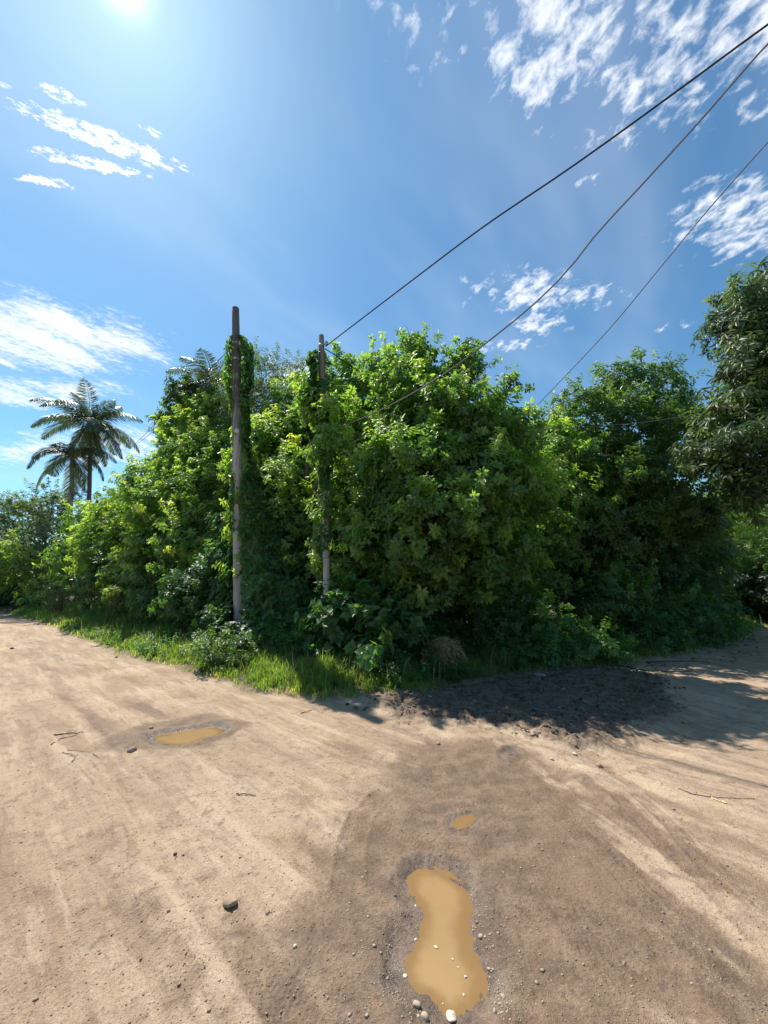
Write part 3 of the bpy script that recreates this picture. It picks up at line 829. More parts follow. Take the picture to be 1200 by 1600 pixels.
tree('tallest tree of the corner thicket, big glossy leaves and ragged top', (1.2, 9.0), [
    blob(652, 556, 8.7, 24, 34), blob(622, 612, 8.4, 44, 44), blob(592, 580, 9.0, 24, 22), blob(684, 600, 8.5, 32, 32), blob(722, 578, 8.4, 26, 26), blob(735, 552, 8.6, 10, 10), blob(799, 600, 8.7, 13, 13), blob(768, 642, 8.3, 30, 22), blob(650, 530, 8.9, 10, 14), blob(690, 652, 7.8, 78, 54),
    blob(765, 690, 7.7, 70, 52), blob(650, 725, 7.3, 82, 56), blob(750, 750, 7.1, 80, 52), blob(700, 800, 7.0, 90, 54), blob(640, 850, 7.4, 80, 55), blob(800, 770, 7.9, 56, 58), blob(780, 850, 7.8, 60, 50),
    blob(730, 880, 7.7, 80, 50), blob(650, 920, 8.0, 66, 40), blob(560, 668, 8.3, 30, 18), blob(822, 720, 8.4, 28, 28)],
    G_BRIGHT, L=.105, tint=.44, trunk_r=.17, bark=DARKWOOD, fork=.4, k=7, spacing=.32, rs=.27, per=10, shoots=.4)
tree('dark leafy tree between the tallest tree and the right-hand crown, yellow-green sprays at its side', (3.4, 11.2), [
    blob(840, 688, 11.2, 36, 32), blob(870, 720, 10.8, 55, 60), blob(840, 800, 9.8, 60, 75), blob(905, 780, 10.2, 60, 60), blob(840, 880, 9.8, 60, 50)],
    G_BRIGHT, L=.10, tint=.46, trunk_r=.12, k=7, spacing=.37, per=10, shoots=.4)
tree('wide dark-crowned tree with a bushy double top beside the right-hand road', (6.6, 12.0), [
    blob(965, 605, 12.2, 42, 44), blob(1015, 615, 12.4, 45, 46), blob(905, 655, 11.6, 48, 44), blob(1060, 670, 12.2, 48, 42), blob(980, 680, 11.4, 80, 55),
    blob(930, 750, 10.8, 75, 60), blob(1030, 760, 10.8, 80, 62), blob(960, 830, 10.4, 75, 50), blob(1060, 810, 11, 50, 50), blob(890, 830, 10.3, 45, 45)],
    G_DARK, L=.115, wr=.42, tint=.44, trunk_r=.17, k=6, spacing=.38, rs=.30, per=11, fork=.5, shoots=.35)
tree('mango tree with long drooping glossy leaves at the right edge', (11.2, 8.9), [
    blob(1165, 500, 8.2, 36, 60), blob(1215, 480, 8.0, 50, 75), blob(1180, 585, 7.8, 50, 60), blob(1250, 600, 7.8, 80, 90), blob(1150, 660, 7.9, 52, 42), blob(1110, 700, 8.4, 40, 38),
    blob(1180, 700, 7.6, 70, 60), blob(1175, 755, 7.7, 42, 34), blob(1320, 560, 8, 120, 130), blob(1270, 720, 7.8, 70, 60)],
    G_MANGO, L=.18, wr=.22, k=8, tint=.42, trunk_r=.25, droop=.75, tmpl=T_LONG, spacing=.40, rs=.31, per=10, shoots=.2, spread=(40, 95), fork=.5, name='mango_tree', fill=.7)
# beyond the right-hand road
tree('light green feathery tree beyond the bend of the right-hand road', (15.0, 19.5), [
    blob(1120, 790, 17.0, 60, 45), blob(1180, 800, 16.5, 60, 50), blob(1110, 850, 16.5, 55, 40), blob(1185, 860, 16.0, 60, 35), blob(1240, 800, 16, 70, 70)],
    G_FERN, L=.12, wr=.22, k=8, tint=.48, trunk_r=.14, spacing=.5, rs=.42, per=11, shoots=.5)
tree('tree roofing the far end of the right-hand road, shade put into its dark leaf colour', (18.5, 17.5), [
    blob(1165, 925, 15.6, 34, 26), blob(1215, 915, 15.0, 50, 40), blob(1180, 950, 16.0, 40, 28), blob(1260, 940, 15.0, 60, 50), blob(1215, 960, 16.5, 60, 22), blob(1140, 940, 16.5, 30, 30), blob(1170, 905, 17.5, 60, 26), blob(1240, 890, 17.5, 70, 40), blob(1200, 930, 18.5, 90, 50)],  # rear masses added above and behind to shade the hollow
    G_DARK, L=.16, tint=.0, fill=1.5, tvar=.04, trunk_r=.15, spacing=.36, rs=.36, per=12)  # leaf tint at its darkest paints the shade of the hollow
# thicket filling the block behind the front row
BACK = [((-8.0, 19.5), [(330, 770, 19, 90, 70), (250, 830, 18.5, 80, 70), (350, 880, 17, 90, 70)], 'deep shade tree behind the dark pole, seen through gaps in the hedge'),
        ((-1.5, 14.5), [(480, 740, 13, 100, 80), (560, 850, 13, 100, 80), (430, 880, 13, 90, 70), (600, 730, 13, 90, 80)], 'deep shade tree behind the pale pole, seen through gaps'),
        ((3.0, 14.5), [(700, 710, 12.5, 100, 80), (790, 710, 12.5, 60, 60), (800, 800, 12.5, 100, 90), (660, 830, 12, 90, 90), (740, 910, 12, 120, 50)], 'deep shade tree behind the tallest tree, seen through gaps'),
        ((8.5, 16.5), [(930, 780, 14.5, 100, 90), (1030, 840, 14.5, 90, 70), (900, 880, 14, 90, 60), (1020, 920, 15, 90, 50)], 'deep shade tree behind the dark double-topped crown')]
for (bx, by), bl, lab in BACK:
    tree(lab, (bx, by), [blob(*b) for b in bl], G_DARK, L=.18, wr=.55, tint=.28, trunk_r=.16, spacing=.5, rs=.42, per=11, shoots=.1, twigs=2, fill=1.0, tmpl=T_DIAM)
# far end of the left road
tree('far grey-green spreading tree left of the palms', (-21.5, 26.5), [
    blob(60, 805, 25, 50, 34), blob(15, 815, 26, 45, 32), blob(-50, 810, 26, 60, 40), blob(95, 800, 24, 38, 32), blob(85, 850, 22.5, 45, 45), blob(45, 870, 23, 50, 45), blob(110, 890, 21, 34, 38), blob(0, 850, 25, 50, 35)],
    G_GREY, L=.14, wr=.42, tint=.40, trunk_r=.2, spacing=.62, rs=.5, per=10, shoots=.4)
tree('bright green low tree at the left edge over the dark verge', (-21.5, 20.6), [
    blob(12, 872, 19.6, 30, 24), blob(-40, 880, 20, 50, 30), blob(34, 888, 19.4, 18, 12), blob(-10, 905, 20.5, 40, 20)],
    G_FERN, L=.16, wr=.5, tint=.62, trunk_r=.12, spacing=.55, rs=.4)
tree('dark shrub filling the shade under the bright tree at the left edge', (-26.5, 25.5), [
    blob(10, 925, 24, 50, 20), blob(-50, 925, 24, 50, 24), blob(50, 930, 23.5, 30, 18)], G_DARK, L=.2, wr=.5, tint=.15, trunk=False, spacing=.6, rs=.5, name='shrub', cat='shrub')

# ------------------------------------------------------------------ palms
def palm(label, px, base_py_ground, Y, crown, n, flen, yellow=0, dr=1.0, lean_pts=None, name='coconut_palm', top_only=False):
    cr = at(*crown, Y)
    g0 = at(px, 900, Y)
    zg = float(gz(g0[0], Y)[0])
    root = empty(name, (g0[0], Y, zg)); tag(root, label, 'palm tree')
    mb = MB()
    tt = np.linspace(0, 1, 16)
    pts = np.stack([g0[0] + (cr[0] - g0[0]) * tt ** 1.6, np.full(16, Y), zg - .1 + (cr[2] - zg + .1) * tt], 1)
    rad = .15 - .045 * tt; rad[:2] *= 1.35
    mb.tube(pts, rad, 10)
    mb.build('trunk', PALE_BARK if yellow else BARK, root)
    fr = empty('crown_centre', cr)
    bpy.data.objects.remove(fr)
    for i in range(n):
        a = i * 2.39996 + rng.normal(0, .15)
        q = (i + .5) / n
        elev = math.radians(72 - (100 + 35 * (q > .82)) * q + rng.normal(0, 9))
        L = flen * rng.uniform(.85, 1.1) * (1 - .25 * (q < .2))
        d = np.array([math.cos(a) * math.cos(elev), math.sin(a) * math.cos(elev), math.sin(elev)])
        m = 26
        s = np.linspace(0, 1, m)
        pts = np.zeros((m, 3)); pts[0] = cr; dd = d.copy()
        for j in range(1, m):
            dd = unit(dd + np.array([0, 0, -1]) * dr * rng.uniform(.8, 1.25) * (.026 + .080 * s[j]) * (1.15 - .3 * abs(d[2])))
            pts[j] = pts[j - 1] + dd * L / (m - 1)
        mb = MB(); mb.tube(pts, .028 * (1 - .8 * s) + .003, 4)
        # leaflets, two rows, drooping
        per = 62
        u_ = np.repeat(np.linspace(.10, .995, per), 2)
        side = np.tile([1.0, -1.0], per)
        f = u_ * (m - 1); i0 = np.minimum(f.astype(int), m - 2); fr_ = (f - i0)[:, None]
        P = pts[i0] * (1 - fr_) + pts[i0 + 1] * fr_
        T = unit(pts[i0 + 1] - pts[i0])
        sidev = unit(np.cross(T, np.array([0, 0, 1.0]) + .001)); upv = np.cross(sidev, T)
        ll = flen * .26 * np.sin(np.clip(u_ * .9 + .12, 0, 1) * PI) ** .55 * rng.uniform(.85, 1.1, len(u_))
        D = unit(sidev * side[:, None] * .85 + T * .62 + np.array([0, 0, -1]) * rng.uniform(.25, .7, (len(u_), 1)))
        N = unit(upv + rng.normal(0, .25, (len(u_), 3)) + sidev * side[:, None] * .3)
        tn = (.62 if (yellow and q > .55) else .30) + (.45 if (q > .82) else 0) + rng.normal(0, .07, len(u_))
        rac = mb.build('frond', G_PALM if True else None, root)
        build_leaves('leaflets', P, D, N, ll, np.full(len(u_), .034 * flen / 2.6), np.clip(tn, 0, 1), T_LONG, G_PALM, None)
        lf = bpy.context.scene.collection.objects[-1]
        # one frond = rachis and leaflets
        lf.parent = rac; lf.location = (0, 0, 0)
        lf.data.transform(__import__('mathutils').Matrix.Translation(-Vector(root.location)))
    return root
palm('taller coconut palm with full dark crown on the left skyline', 133, 0, 24.0, (141, 660), 28, 3.5, dr=.95)
palm('lower coconut palm with yellowing fronds leaning left of the taller palm', 104, 0, 23.0, (113, 712), 15, 2.9, yellow=1, dr=1.5)
palm('dark half-hidden palm whose frond tips show left of the dark pole top', 338, 0, 16.0, (333, 600), 18, 2.3)

# ------------------------------------------------------------------ utility poles
def pole(label, bx, by, top, r0, r1, mat, extras):
    zg = float(gz(bx, by)[0])
    root = empty('utility_pole', (bx, by, zg)); tag(root, label, 'utility pole')
    b = np.array([bx, by, zg - .1]); t_ = np.array(top)
    tt = np.linspace(0, 1, 24)
    pts = b + (t_ - b) * tt[:, None]
    rad = r0 + (r1 - r0) * tt
    pts = np.vstack([pts, pts[-1] + (t_ - b) / np.linalg.norm(t_ - b) * .02]); rad = np.append(rad, r1 * .82)
    mb = MB(); mb.tube(pts, rad, 28)
    mb.build('shaft', mat, root)
    ax = (t_ - b) / np.linalg.norm(t_ - b)
    for kind, z in extras:
        f = (z - b[2]) / (t_[2] - b[2]); c = b + (t_ - b) * f; rr_ = r0 + (r1 - r0) * f
        if kind == 'band':
            mb = MB(); mb.tube([c - ax * .025, c + ax * .025], rr_ + .008, 28); mb.build('steel_band', STEEL, root)
        elif kind == 'insulator':
            mb = MB()
            p0 = c + np.array([rr_ * .6, -rr_ * .6, 0])
            mb.tube([p0, p0 + np.array([.05, -.05, 0]), p0 + np.array([.11, -.09, .0])], [.012, .012, .010], 8)
            mb.tube([p0 + np.array([.09, -.07, -.045]), p0 + np.array([.09, -.07, -.02]), p0 + np.array([.09, -.07, 0]), p0 + np.array([.09, -.07, .02]), p0 + np.array([.09, -.07, .045])], [.03, .038, .022, .038, .03], 12)
            mb.build('insulator', STEEL, root)
        elif kind == 'disc':
            mb = MB(); d = unit(np.array([-c[0] * .6, -c[1], 0.0])); p0 = c + d * (rr_ - .01)
            mb.tube([p0, p0 + d * .02], [.062, .058], 20); mb.build('number_disc', PAINT, root)
        elif kind == 'patch':
            # chipped pale paint dab wrapped on the shaft
            ph = math.atan2(-c[1], -c[0])
            n = 9; th = ph + np.linspace(-.55, .35, n)
            hh = np.array([.004, .02, .035, .04, .042, .038, .034, .05, .02])
            lo = np.stack([c[0] + np.cos(th) * (rr_ + .003), c[1] + np.sin(th) * (rr_ + .003), np.full(n, c[2]) - hh * .3], 1)
            hi = lo + np.array([0, 0, 1]) * hh[:, None] 
            i = np.arange(n - 1)
            mesh_obj('paint_patch', np.vstack([lo, hi]), np.stack([i, i + 1, i + 1 + n, i + n], 1), PAINT, root)
    return root
P1B = at(377, 1000, 8.9); P1T = at(368, 482, 8.9)
P2B = at(514, 1010, 7.9); P2T = at(502, 525, 7.9)
pole('dark weathered concrete utility pole rising free above the hedge', P1B[0], P1B[1], P1T, .150, .088, POLE1,
     [('band', at(370, 537, 8.9)[2]), ('disc', at(370, 676, 8.9)[2]), ('patch', at(372, 881, 8.9)[2]), ('insulator', at(370, 541, 8.9)[2]), ('band', at(374, 790, 8.9)[2]), ('band', at(370, 562, 8.9)[2])])
pole('shorter pale utility pole buried in the trees with wires at its top', P2B[0], P2B[1], P2T, .080, .060, POLE2,
     [('band', at(503, 540, 7.9)[2]), ('insulator', at(503, 541, 7.9)[2]), ('band', at(512, 905, 7.9)[2]), ('insulator', at(507, 672, 7.9)[2]), ('band', at(511, 870, 7.9)[2])])

# ------------------------------------------------------------------ overhead wires
def wire(label, pts, r, mat, name='power_line', n=60, group=None):
    pts = np.array(pts, float)
    # smooth curve through the points, parameter = chord length
    s = np.concatenate([[0], np.cumsum(np.linalg.norm(np.diff(pts, axis=0), axis=1))]); s /= s[-1]
    deg = min(len(pts) - 1, 3)
    ss = np.linspace(0, 1, n)
    if len(pts) > 4:
        P = np.zeros((n, 3))
        m = np.gradient(pts, s, axis=0)
        for k_, q in enumerate(ss):
            i = min(np.searchsorted(s, q, 'right') - 1, len(s) - 2); h = s[i + 1] - s[i]; t = (q - s[i]) / h
            P[k_] = (2 * t**3 - 3 * t**2 + 1) * pts[i] + (t**3 - 2 * t**2 + t) * h * m[i] + (-2 * t**3 + 3 * t**2) * pts[i + 1] + (t**3 - t**2) * h * m[i + 1]
    else:
        co = [np.polyfit(s, pts[:, i], deg) for i in range(3)]
        P = np.stack([np.polyval(c, ss) for c in co], 1)
    mb = MB(); mb.tube(P, r, 8)
    o = mb.build(name, mat, None, loc=P[0])
    return tag(o, label, 'wire', group)
a = at(508, 541, 7.8); e1 = at(1200, 38, 3.3)
e1b = e1 + (e1 - at(900, 258, 5.0)) * 3.2; e1b[2] = e1[2] - .3
def seg(p, q, t): return np.asarray(p) * (1 - t) + np.asarray(q) * t
def linedepth(px, px0, Y0, px1, Y1):
    # depth along a straight run in plan, from its two ends
    x0, x1 = (px0 - 600) / FPX * Y0, (px1 - 600) / FPX * Y1
    k = (px - 600) / FPX
    t = (k * Y0 - x0) / ((x1 - x0) - k * (Y1 - Y0))
    return Y0 + t * (Y1 - Y0)
def run(pix, Y0, Y1):
    return [at(px, py, linedepth(px, pix[0][0], Y0, pix[-1][0], Y1)) for px, py in pix]
r1 = run([(509, 541), (640, 441), (760, 351), (900, 256), (1050, 148), (1200, 38)], 7.8, 3.3)
ex = r1[-1] + (r1[-1] - r1[-2]) / np.linalg.norm(r1[-1] - r1[-2]) * 14; ex[2] = r1[-1][2] - .2
wire('uppermost thick black power line, from the pale pole top to the upper right corner', r1 + [ex], .012, CABLE)
r2 = run([(510, 674), (560, 656), (620, 628), (700, 580), (780, 520), (840, 470), (885, 425), (930, 368), (1000, 292), (1100, 182), (1200, 68)], 7.8, 3.2)
ex = r2[-1] + (r2[-1] - r2[-2]) / np.linalg.norm(r2[-1] - r2[-2]) * 14; ex[2] = r2[-1][2] - .2
wire('middle grey twisted wire that sags in front of the tallest tree', r2 + [ex], .0105, CABLE_AL)
r3 = run([(850, 622), (900, 570), (960, 505), (1040, 408), (1120, 312), (1200, 222)], 11.0, 5.0)
ex = r3[-1] + (r3[-1] - r3[-2]) / np.linalg.norm(r3[-1] - r3[-2]) * 14; ex[2] = r3[-1][2] - .2
st_ = r3[0] + (r3[0] - r3[1]) * 1.2
wire('lowest of the three steep wires, dropping behind the gap between the crowns', [st_] + r3 + [ex], .010, CABLE_AL)
wire('short black wire falling right from the pale pole top into the leaves', [at(508, 545, 7.9), at(540, 566, 8.6), at(575, 590, 9.6), at(620, 618, 11)], .011, CABLE)
wire('upper thin wire running left from the dark pole down behind the hedge', [at(366, 538, 9.0), at(300, 605, 13.0), at(225, 680, 22), at(205, 699, 26)], .011, CABLE)
wire('lower thin wire running left, nearer the hedge top', [at(366, 562, 9.0), at(310, 612, 12.5), at(250, 665, 18), at(215, 693, 24)], .010, CABLE)
wire('very thin pale wire crossing the right-hand crowns almost level', [at(760, 672, 9.2), at(900, 668, 9.2), at(1020, 658, 8.8), at(1120, 642, 8.0), at(1230, 622, 7.0)], .006, CABLE_AL)

# low woods far behind everything, all round the horizon
nW = 5200
aW = np.radians(rng.uniform(-180, 180, nW)); rW = rng.uniform(48, 75, nW)
cW = np.stack([rW * np.sin(aW), rW * np.cos(aW), (rng.random(nW) ** .8) * (5.2 + 1.6 * np.sin(aW * 9) + 1.0 * np.sin(aW * 23 + 1))], 1)
mW = 26
PW = np.repeat(cW, mW, 0) + rsphere(nW * mW) * rng.uniform(.2, 1.5, (nW * mW, 1))
PW[:, 2] = np.abs(PW[:, 2])
fw_ = build_leaves('distant_woods', PW, rsphere(len(PW)), unit(rng.normal(size=(len(PW), 3)) + np.array([0, 0, .8])), rng.uniform(.4, .9, len(PW)), rng.uniform(.25, .5, len(PW)), np.clip(rng.normal(.35, .15, len(PW)), 0, 1), T_DIAM, G_DARK)
tag(fw_, 'dark green wood closing the view far behind the trees', 'woods', kind='stuff')
tree('mid green tree filling the gap beyond the bend of the right-hand road', (20, 27), [
    blob(1110, 830, 26, 60, 50), blob(1180, 830, 25, 70, 55), blob(1250, 830, 25, 80, 70), blob(1150, 890, 24, 70, 40), blob(1220, 890, 24, 70, 40), blob(1080, 880, 25, 50, 40)],
    G_DARK, L=.2, wr=.5, tint=.42, trunk_r=.2, spacing=.7, rs=.6, per=12, tmpl=T_DIAM)

# ------------------------------------------------------------------ undergrowth
def shrub(label, blobs, mat, L=.09, wr=.55, tint=.42, k=5, spacing=.26, rs=.2, per=8, droop=.15, shoots=.4, tmpl=T_DIAM, name='shrub', cat='shrub', group=None, up=.6, fill=.3, stems=10, spread=(55, 100), stem_mat=None, tvar=.08):
    c0 = np.mean([b[0] for b in blobs], 0)
    root = empty(name, (c0[0], c0[1], float(gz(c0[0], c0[1])[0]))); tag(root, label, cat, group)
    P, Ax, Tn = whorls(blobs, spacing, rs, per, k, shoots=shoots, up=up, fill=fill)
    zg = ground(P[:, 0], P[:, 1], False)
    kk = P[:, 2] > zg + .03
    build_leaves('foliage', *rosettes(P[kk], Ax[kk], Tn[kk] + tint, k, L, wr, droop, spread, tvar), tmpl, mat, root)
    mb = MB()
    for i in range(stems):
        c, r = blobs[i % len(blobs)]
        a = c0[:2] + rng.normal(0, .012, 2)
        s = rsphere(1)[0]; s[2] = abs(s[2])
        p, q = limb((a[0], a[1], float(gz(a[0], a[1])[0]) - .03), c + s * r * .8, .014, .004, .12, 6)
        mb.tube(p, q, 5, cap=False)
    mb.build('stems', stem_mat or BARK, root)
    return root
def B(l): return [blob(*b) for b in l]
shrub('broad-leaved shrub on the left verge just left of the dark pole', B([(320, 915, 10.4, 56, 34), (300, 940, 10.0, 46, 24), (345, 965, 9.2, 32, 20), (350, 890, 10.2, 36, 40)]), G_VINE, L=.095, tint=.30)
shrub('dense dark twiggy shrub at the foot of the dark pole, above the bright grass tuft', B([(335, 1020, 7.3, 28, 20), (368, 1018, 7.3, 28, 19)]), G_DARK, L=.05, wr=.5, tint=.34, spacing=.2, rs=.15, per=12)
shrub('tall weedy shrub in the middle of the left verge', B([(255, 915, 12.32, 46, 36), (215, 925, 13.22, 36, 30), (245, 950, 11.65, 40, 18)]), G_VINE, L=.09, tint=.46)
shrub('leafy shrub with large round leaves in front of the pale pole', B([(555, 965, 7.4, 62, 36), (600, 985, 7.1, 52, 30), (530, 990, 7.3, 44, 28), (585, 1008, 6.9, 36, 20)]), G_VINE, L=.115, wr=.8, tmpl=T_HEART, tint=.36, k=4)
shrub('pale-leaved little plant catching the sun at the grass edge', B([(575, 1022, 6.4, 22, 16)]), G_VINE, L=.11, wr=.8, tmpl=T_HEART, tint=.60, k=4, spacing=.2, stems=4)
shrub('sunlit shrub in the gap right of the thicket, with yellow-green top leaves', B([(765, 925, 8.9, 45, 30), (805, 905, 9.3, 36, 38), (795, 950, 8.6, 50, 30)]), G_VINE, L=.085, tint=.52, shoots=.7)
shrub('dark shady shrub behind the brush pile', B([(628, 985, 7.6, 26, 22), (740, 970, 8.6, 62, 36), (670, 955, 8.8, 55, 36), (790, 985, 8.2, 50, 28)]), G_DARK, L=.09, tint=.30)
shrub('rounded sunlit weed bush at the corner of the right-hand road', B([(865, 990, 7.9, 42, 30), (905, 1010, 7.8, 42, 24), (945, 1022, 7.8, 36, 18), (850, 1025, 7.4, 36, 20)]), G_VINE, L=.07, tint=.52, spacing=.2, rs=.17, shoots=.6)
shrub('vine-draped shrub lit yellow-green between dark trunks on the right', B([(945, 930, 9.6, 26, 36), (975, 890, 10.0, 28, 32), (925, 960, 9.4, 20, 26), (985, 940, 9.6, 22, 30)]), G_VINE, L=.075, tint=.55, shoots=.5)
shrub('long low hedge shrub along the right-hand road', B([(1010, 975, 9.8, 42, 38), (1060, 960, 10.4, 46, 42), (1105, 955, 11.0, 42, 44), (1020, 1000, 9.2, 50, 24), (1085, 985, 10.2, 50, 28), (1130, 980, 11.0, 28, 22)]), G_VINE, L=.08, tint=.32)
shrub('dark bush filling the shade behind the right-hand hedge', B([(900, 920, 10.8, 60, 50), (1000, 880, 11.6, 60, 50), (1075, 880, 12.2, 55, 50)]), G_DARK, L=.12, tint=.30, spacing=.36, rs=.28)
shrub('dry yellowing bush at the far bend of the left road', B([(50, 925, 19.5, 18, 12), (66, 935, 19.0, 16, 10), (40, 940, 19.5, 12, 9)]), G_VINE, L=.10, tint=.78, spacing=.36, rs=.26)
shrub('scraggly half-bare shrub beside the yellowing bush', B([(85, 925, 17.5, 16, 18), (105, 915, 16.8, 18, 22), (95, 940, 17, 20, 10)]), G_GREY, L=.09, tint=.35, spacing=.4, rs=.26, per=5, stems=26)
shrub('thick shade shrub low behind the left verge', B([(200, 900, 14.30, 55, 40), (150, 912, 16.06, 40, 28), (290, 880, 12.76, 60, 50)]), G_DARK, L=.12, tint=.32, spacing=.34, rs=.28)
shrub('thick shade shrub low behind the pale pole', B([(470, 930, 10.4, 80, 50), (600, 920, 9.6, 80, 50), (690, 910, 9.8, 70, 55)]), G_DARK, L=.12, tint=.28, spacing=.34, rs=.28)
shrub('lone yellow-leaved sprig in the left verge', B([(175, 925, 12.0, 7, 4)]), G_VINE, L=.16, tint=.98, spacing=.2, rs=.1, per=4, stems=3, shoots=0, fill=0, name='sprig', cat='plant')
# more trunks seen in the shade
def bare_trunk(label, pts, r0, r1, mat=BARK):
    pts = np.array(pts); z = float(gz(pts[0][0], pts[0][1])[0])
    pts[0][2] = z - .05
    root = empty('tree_trunk', (pts[0][0], pts[0][1], z)); tag(root, label, 'tree')
    t = np.linspace(0, 1, 14); s = np.linspace(0, 1, len(pts))
    P = np.stack([np.interp(t, s, pts[:, i]) for i in range(3)], 1); P[1:-1] += rng.normal(0, .02, (12, 3))
    mb = MB(); mb.tube(P, r0 + (r1 - r0) * t, 9); mb.build('trunk', mat, root)
    mb = MB()
    for i in range(5):
        a = P[6 + i]; d = rsphere(1)[0]; d[2] = abs(d[2]) + .4
        p, q = limb(a, a + unit(d) * .9, r1 * .6, .01, .1, 5); mb.tube(p, q, 5, cap=False)
    mb.build('branches', mat, root)
bare_trunk('brown trunk in the gap above the sunlit shrub', [at(780, 960, 9.9), at(779, 905, 9.9), at(776, 840, 9.9), at(770, 760, 9.8)], .10, .06)
bare_trunk('dark leaning trunk right of the vine-draped shrub', [at(1010, 990, 11.0), at(1018, 920, 11.0), at(1005, 860, 11.0), at(985, 800, 11.0)], .13, .08, DARKWOOD)
bare_trunk('upright dark trunk under the double-topped crown', [at(925, 990, 10.3), at(928, 920, 10.3), at(930, 850, 10.3), at(926, 790, 10.3)], .10, .07, DARKWOOD)

# ------------------------------------------------------------------ climbing vines
def shingle(P, N, tint, L, k=1, droop=1.0, jit=.35):
    n = len(P)
    N = unit(N + rng.normal(0, jit, (n, 3)) + np.array([0, 0, .35]))
    D = unit(np.array([0, 0, -1.0]) * droop + rng.normal(0, .4, (n, 3)) - N * 0.0)
    D = unit(D - N * (D * N).sum(1, keepdims=True) + N * .12)
    LL = L * np.exp(rng.normal(0, .28, n))
    return P, D, N, LL, LL * .85, np.clip(tint, 0, 1)
def vine_on_pole(label, base, top, z0, z1, r, n, widths, Lf=.085, side=(1, -.3), tint=.42, spr=.5):
    b = np.array(base, float); t_ = np.array(top, float)
    z = rng.uniform(0, 1, n); z = z0 + (z1 - z0) * z
    f = (z - b[2]) / (t_[2] - b[2]); c = b + (t_ - b) * f[:, None]
    wv = np.interp(z, *widths)                # how far the mass bulges from the pole at each height
    wv = wv * (1 + .45 * pn(z * 1.7, z * 0, 5) + .25 * pn(z * 5, z * 0 + 3.3, 6))
    th = math.atan2(side[1], side[0]) + rng.normal(0, spr, n)
    d = np.stack([np.cos(th), np.sin(th), np.zeros(n)], 1)
    rr_ = r + wv * rng.uniform(.25, 1.0, n)
    P = c + d * rr_[:, None]
    tn = tint + .16 * pn(z * 2.3, th, 7) + rng.normal(0, .08, n)
    root = empty('climbing_vine', (b[0], b[1], float(gz(b[0], b[1])[0]))); tag(root, label, 'vine')
    build_leaves('foliage', *shingle(P, d, tn, Lf), T_HEART, G_VINE, root)
    mb = MB()
    for i in range(5):
        zz = np.linspace(max(z0, .0), z1, 60)
        f = (zz - b[2]) / (t_[2] - b[2]); c = b + (t_ - b) * f[:, None]
        ph = i * 1.3 + zz * rng.uniform(.5, 1.4)
        rad = (r * 1.02 + .008 + .02 * np.abs(pn(zz * 1.3, zz * 0 + i, 9)))
        mb.tube(c + np.stack([np.cos(ph), np.sin(ph), 0 * ph], 1) * rad[:, None], .008, 5)
    mb.build('stems', BARK, root)
    return root
pz = lambda px, py, Y: at(px, py, Y)[2]
B1 = np.array([P1B[0], P1B[1], 0.0]); B2 = np.array([P2B[0], P2B[1], 0.0])
zs = [pz(370, q, 8.9) for q in (990, 930, 880, 835, 780, 720, 650, 600, 560, 535, 525)]
vine_on_pole('leafy vine climbing the right flank of the dark pole', B1, P1T, zs[0], zs[10], .10, 4600,
             (zs, [.30, .10, .12, .30, .42, .30, .16, .26, .34, .24, .05]), side=(1, .42), tint=.42)
vine_on_pole('thin vine tuft hanging on the left flank of the dark pole near its top', B1, P1T, pz(370, 640, 8.9), pz(370, 526, 8.9), .09, 420,
             ([pz(370, 640, 8.9), pz(370, 600, 8.9), pz(370, 545, 8.9), pz(370, 526, 8.9)], [.05, .22, .16, .05]), side=(-1, .1), tint=.5, Lf=.07)
vine_on_pole('small leaved vine tangled round the lower left of the dark pole', B1, P1T, pz(370, 830, 8.9), pz(370, 740, 8.9), .10, 260,
             ([0, 9], [.10, .10]), side=(-1, -.5), tint=.42, Lf=.07)
vine_on_pole('vine with bright leaves wrapped round the pale pole top', B2, P2T, pz(503, 640, 7.9), pz(503, 548, 7.9), .06, 700,
             ([pz(503, 640, 7.9), pz(503, 590, 7.9), pz(503, 565, 7.9), pz(503, 545, 7.9)], [.40, .34, .28, .06]), side=(-1, -.1), tint=.42, Lf=.085)
vine_on_pole('leafy vine hiding the middle of the pale pole', B2, P2T, pz(510, 765, 7.9), pz(508, 596, 7.9), .06, 1500,
             ([pz(510, 765, 7.9), pz(510, 720, 7.9), pz(510, 600, 7.9)], [.04, .09, .09]), side=(.1, -1), tint=.52, Lf=.075, spr=1.3)
vine_on_pole('wisps of vine clinging to the foot of the pale pole', B2, P2T, pz(510, 860, 7.9), pz(508, 770, 7.9), .07, 170,
             ([0, 9], [.09, .09]), side=(.6, -1), tint=.38, Lf=.065, spr=.9)
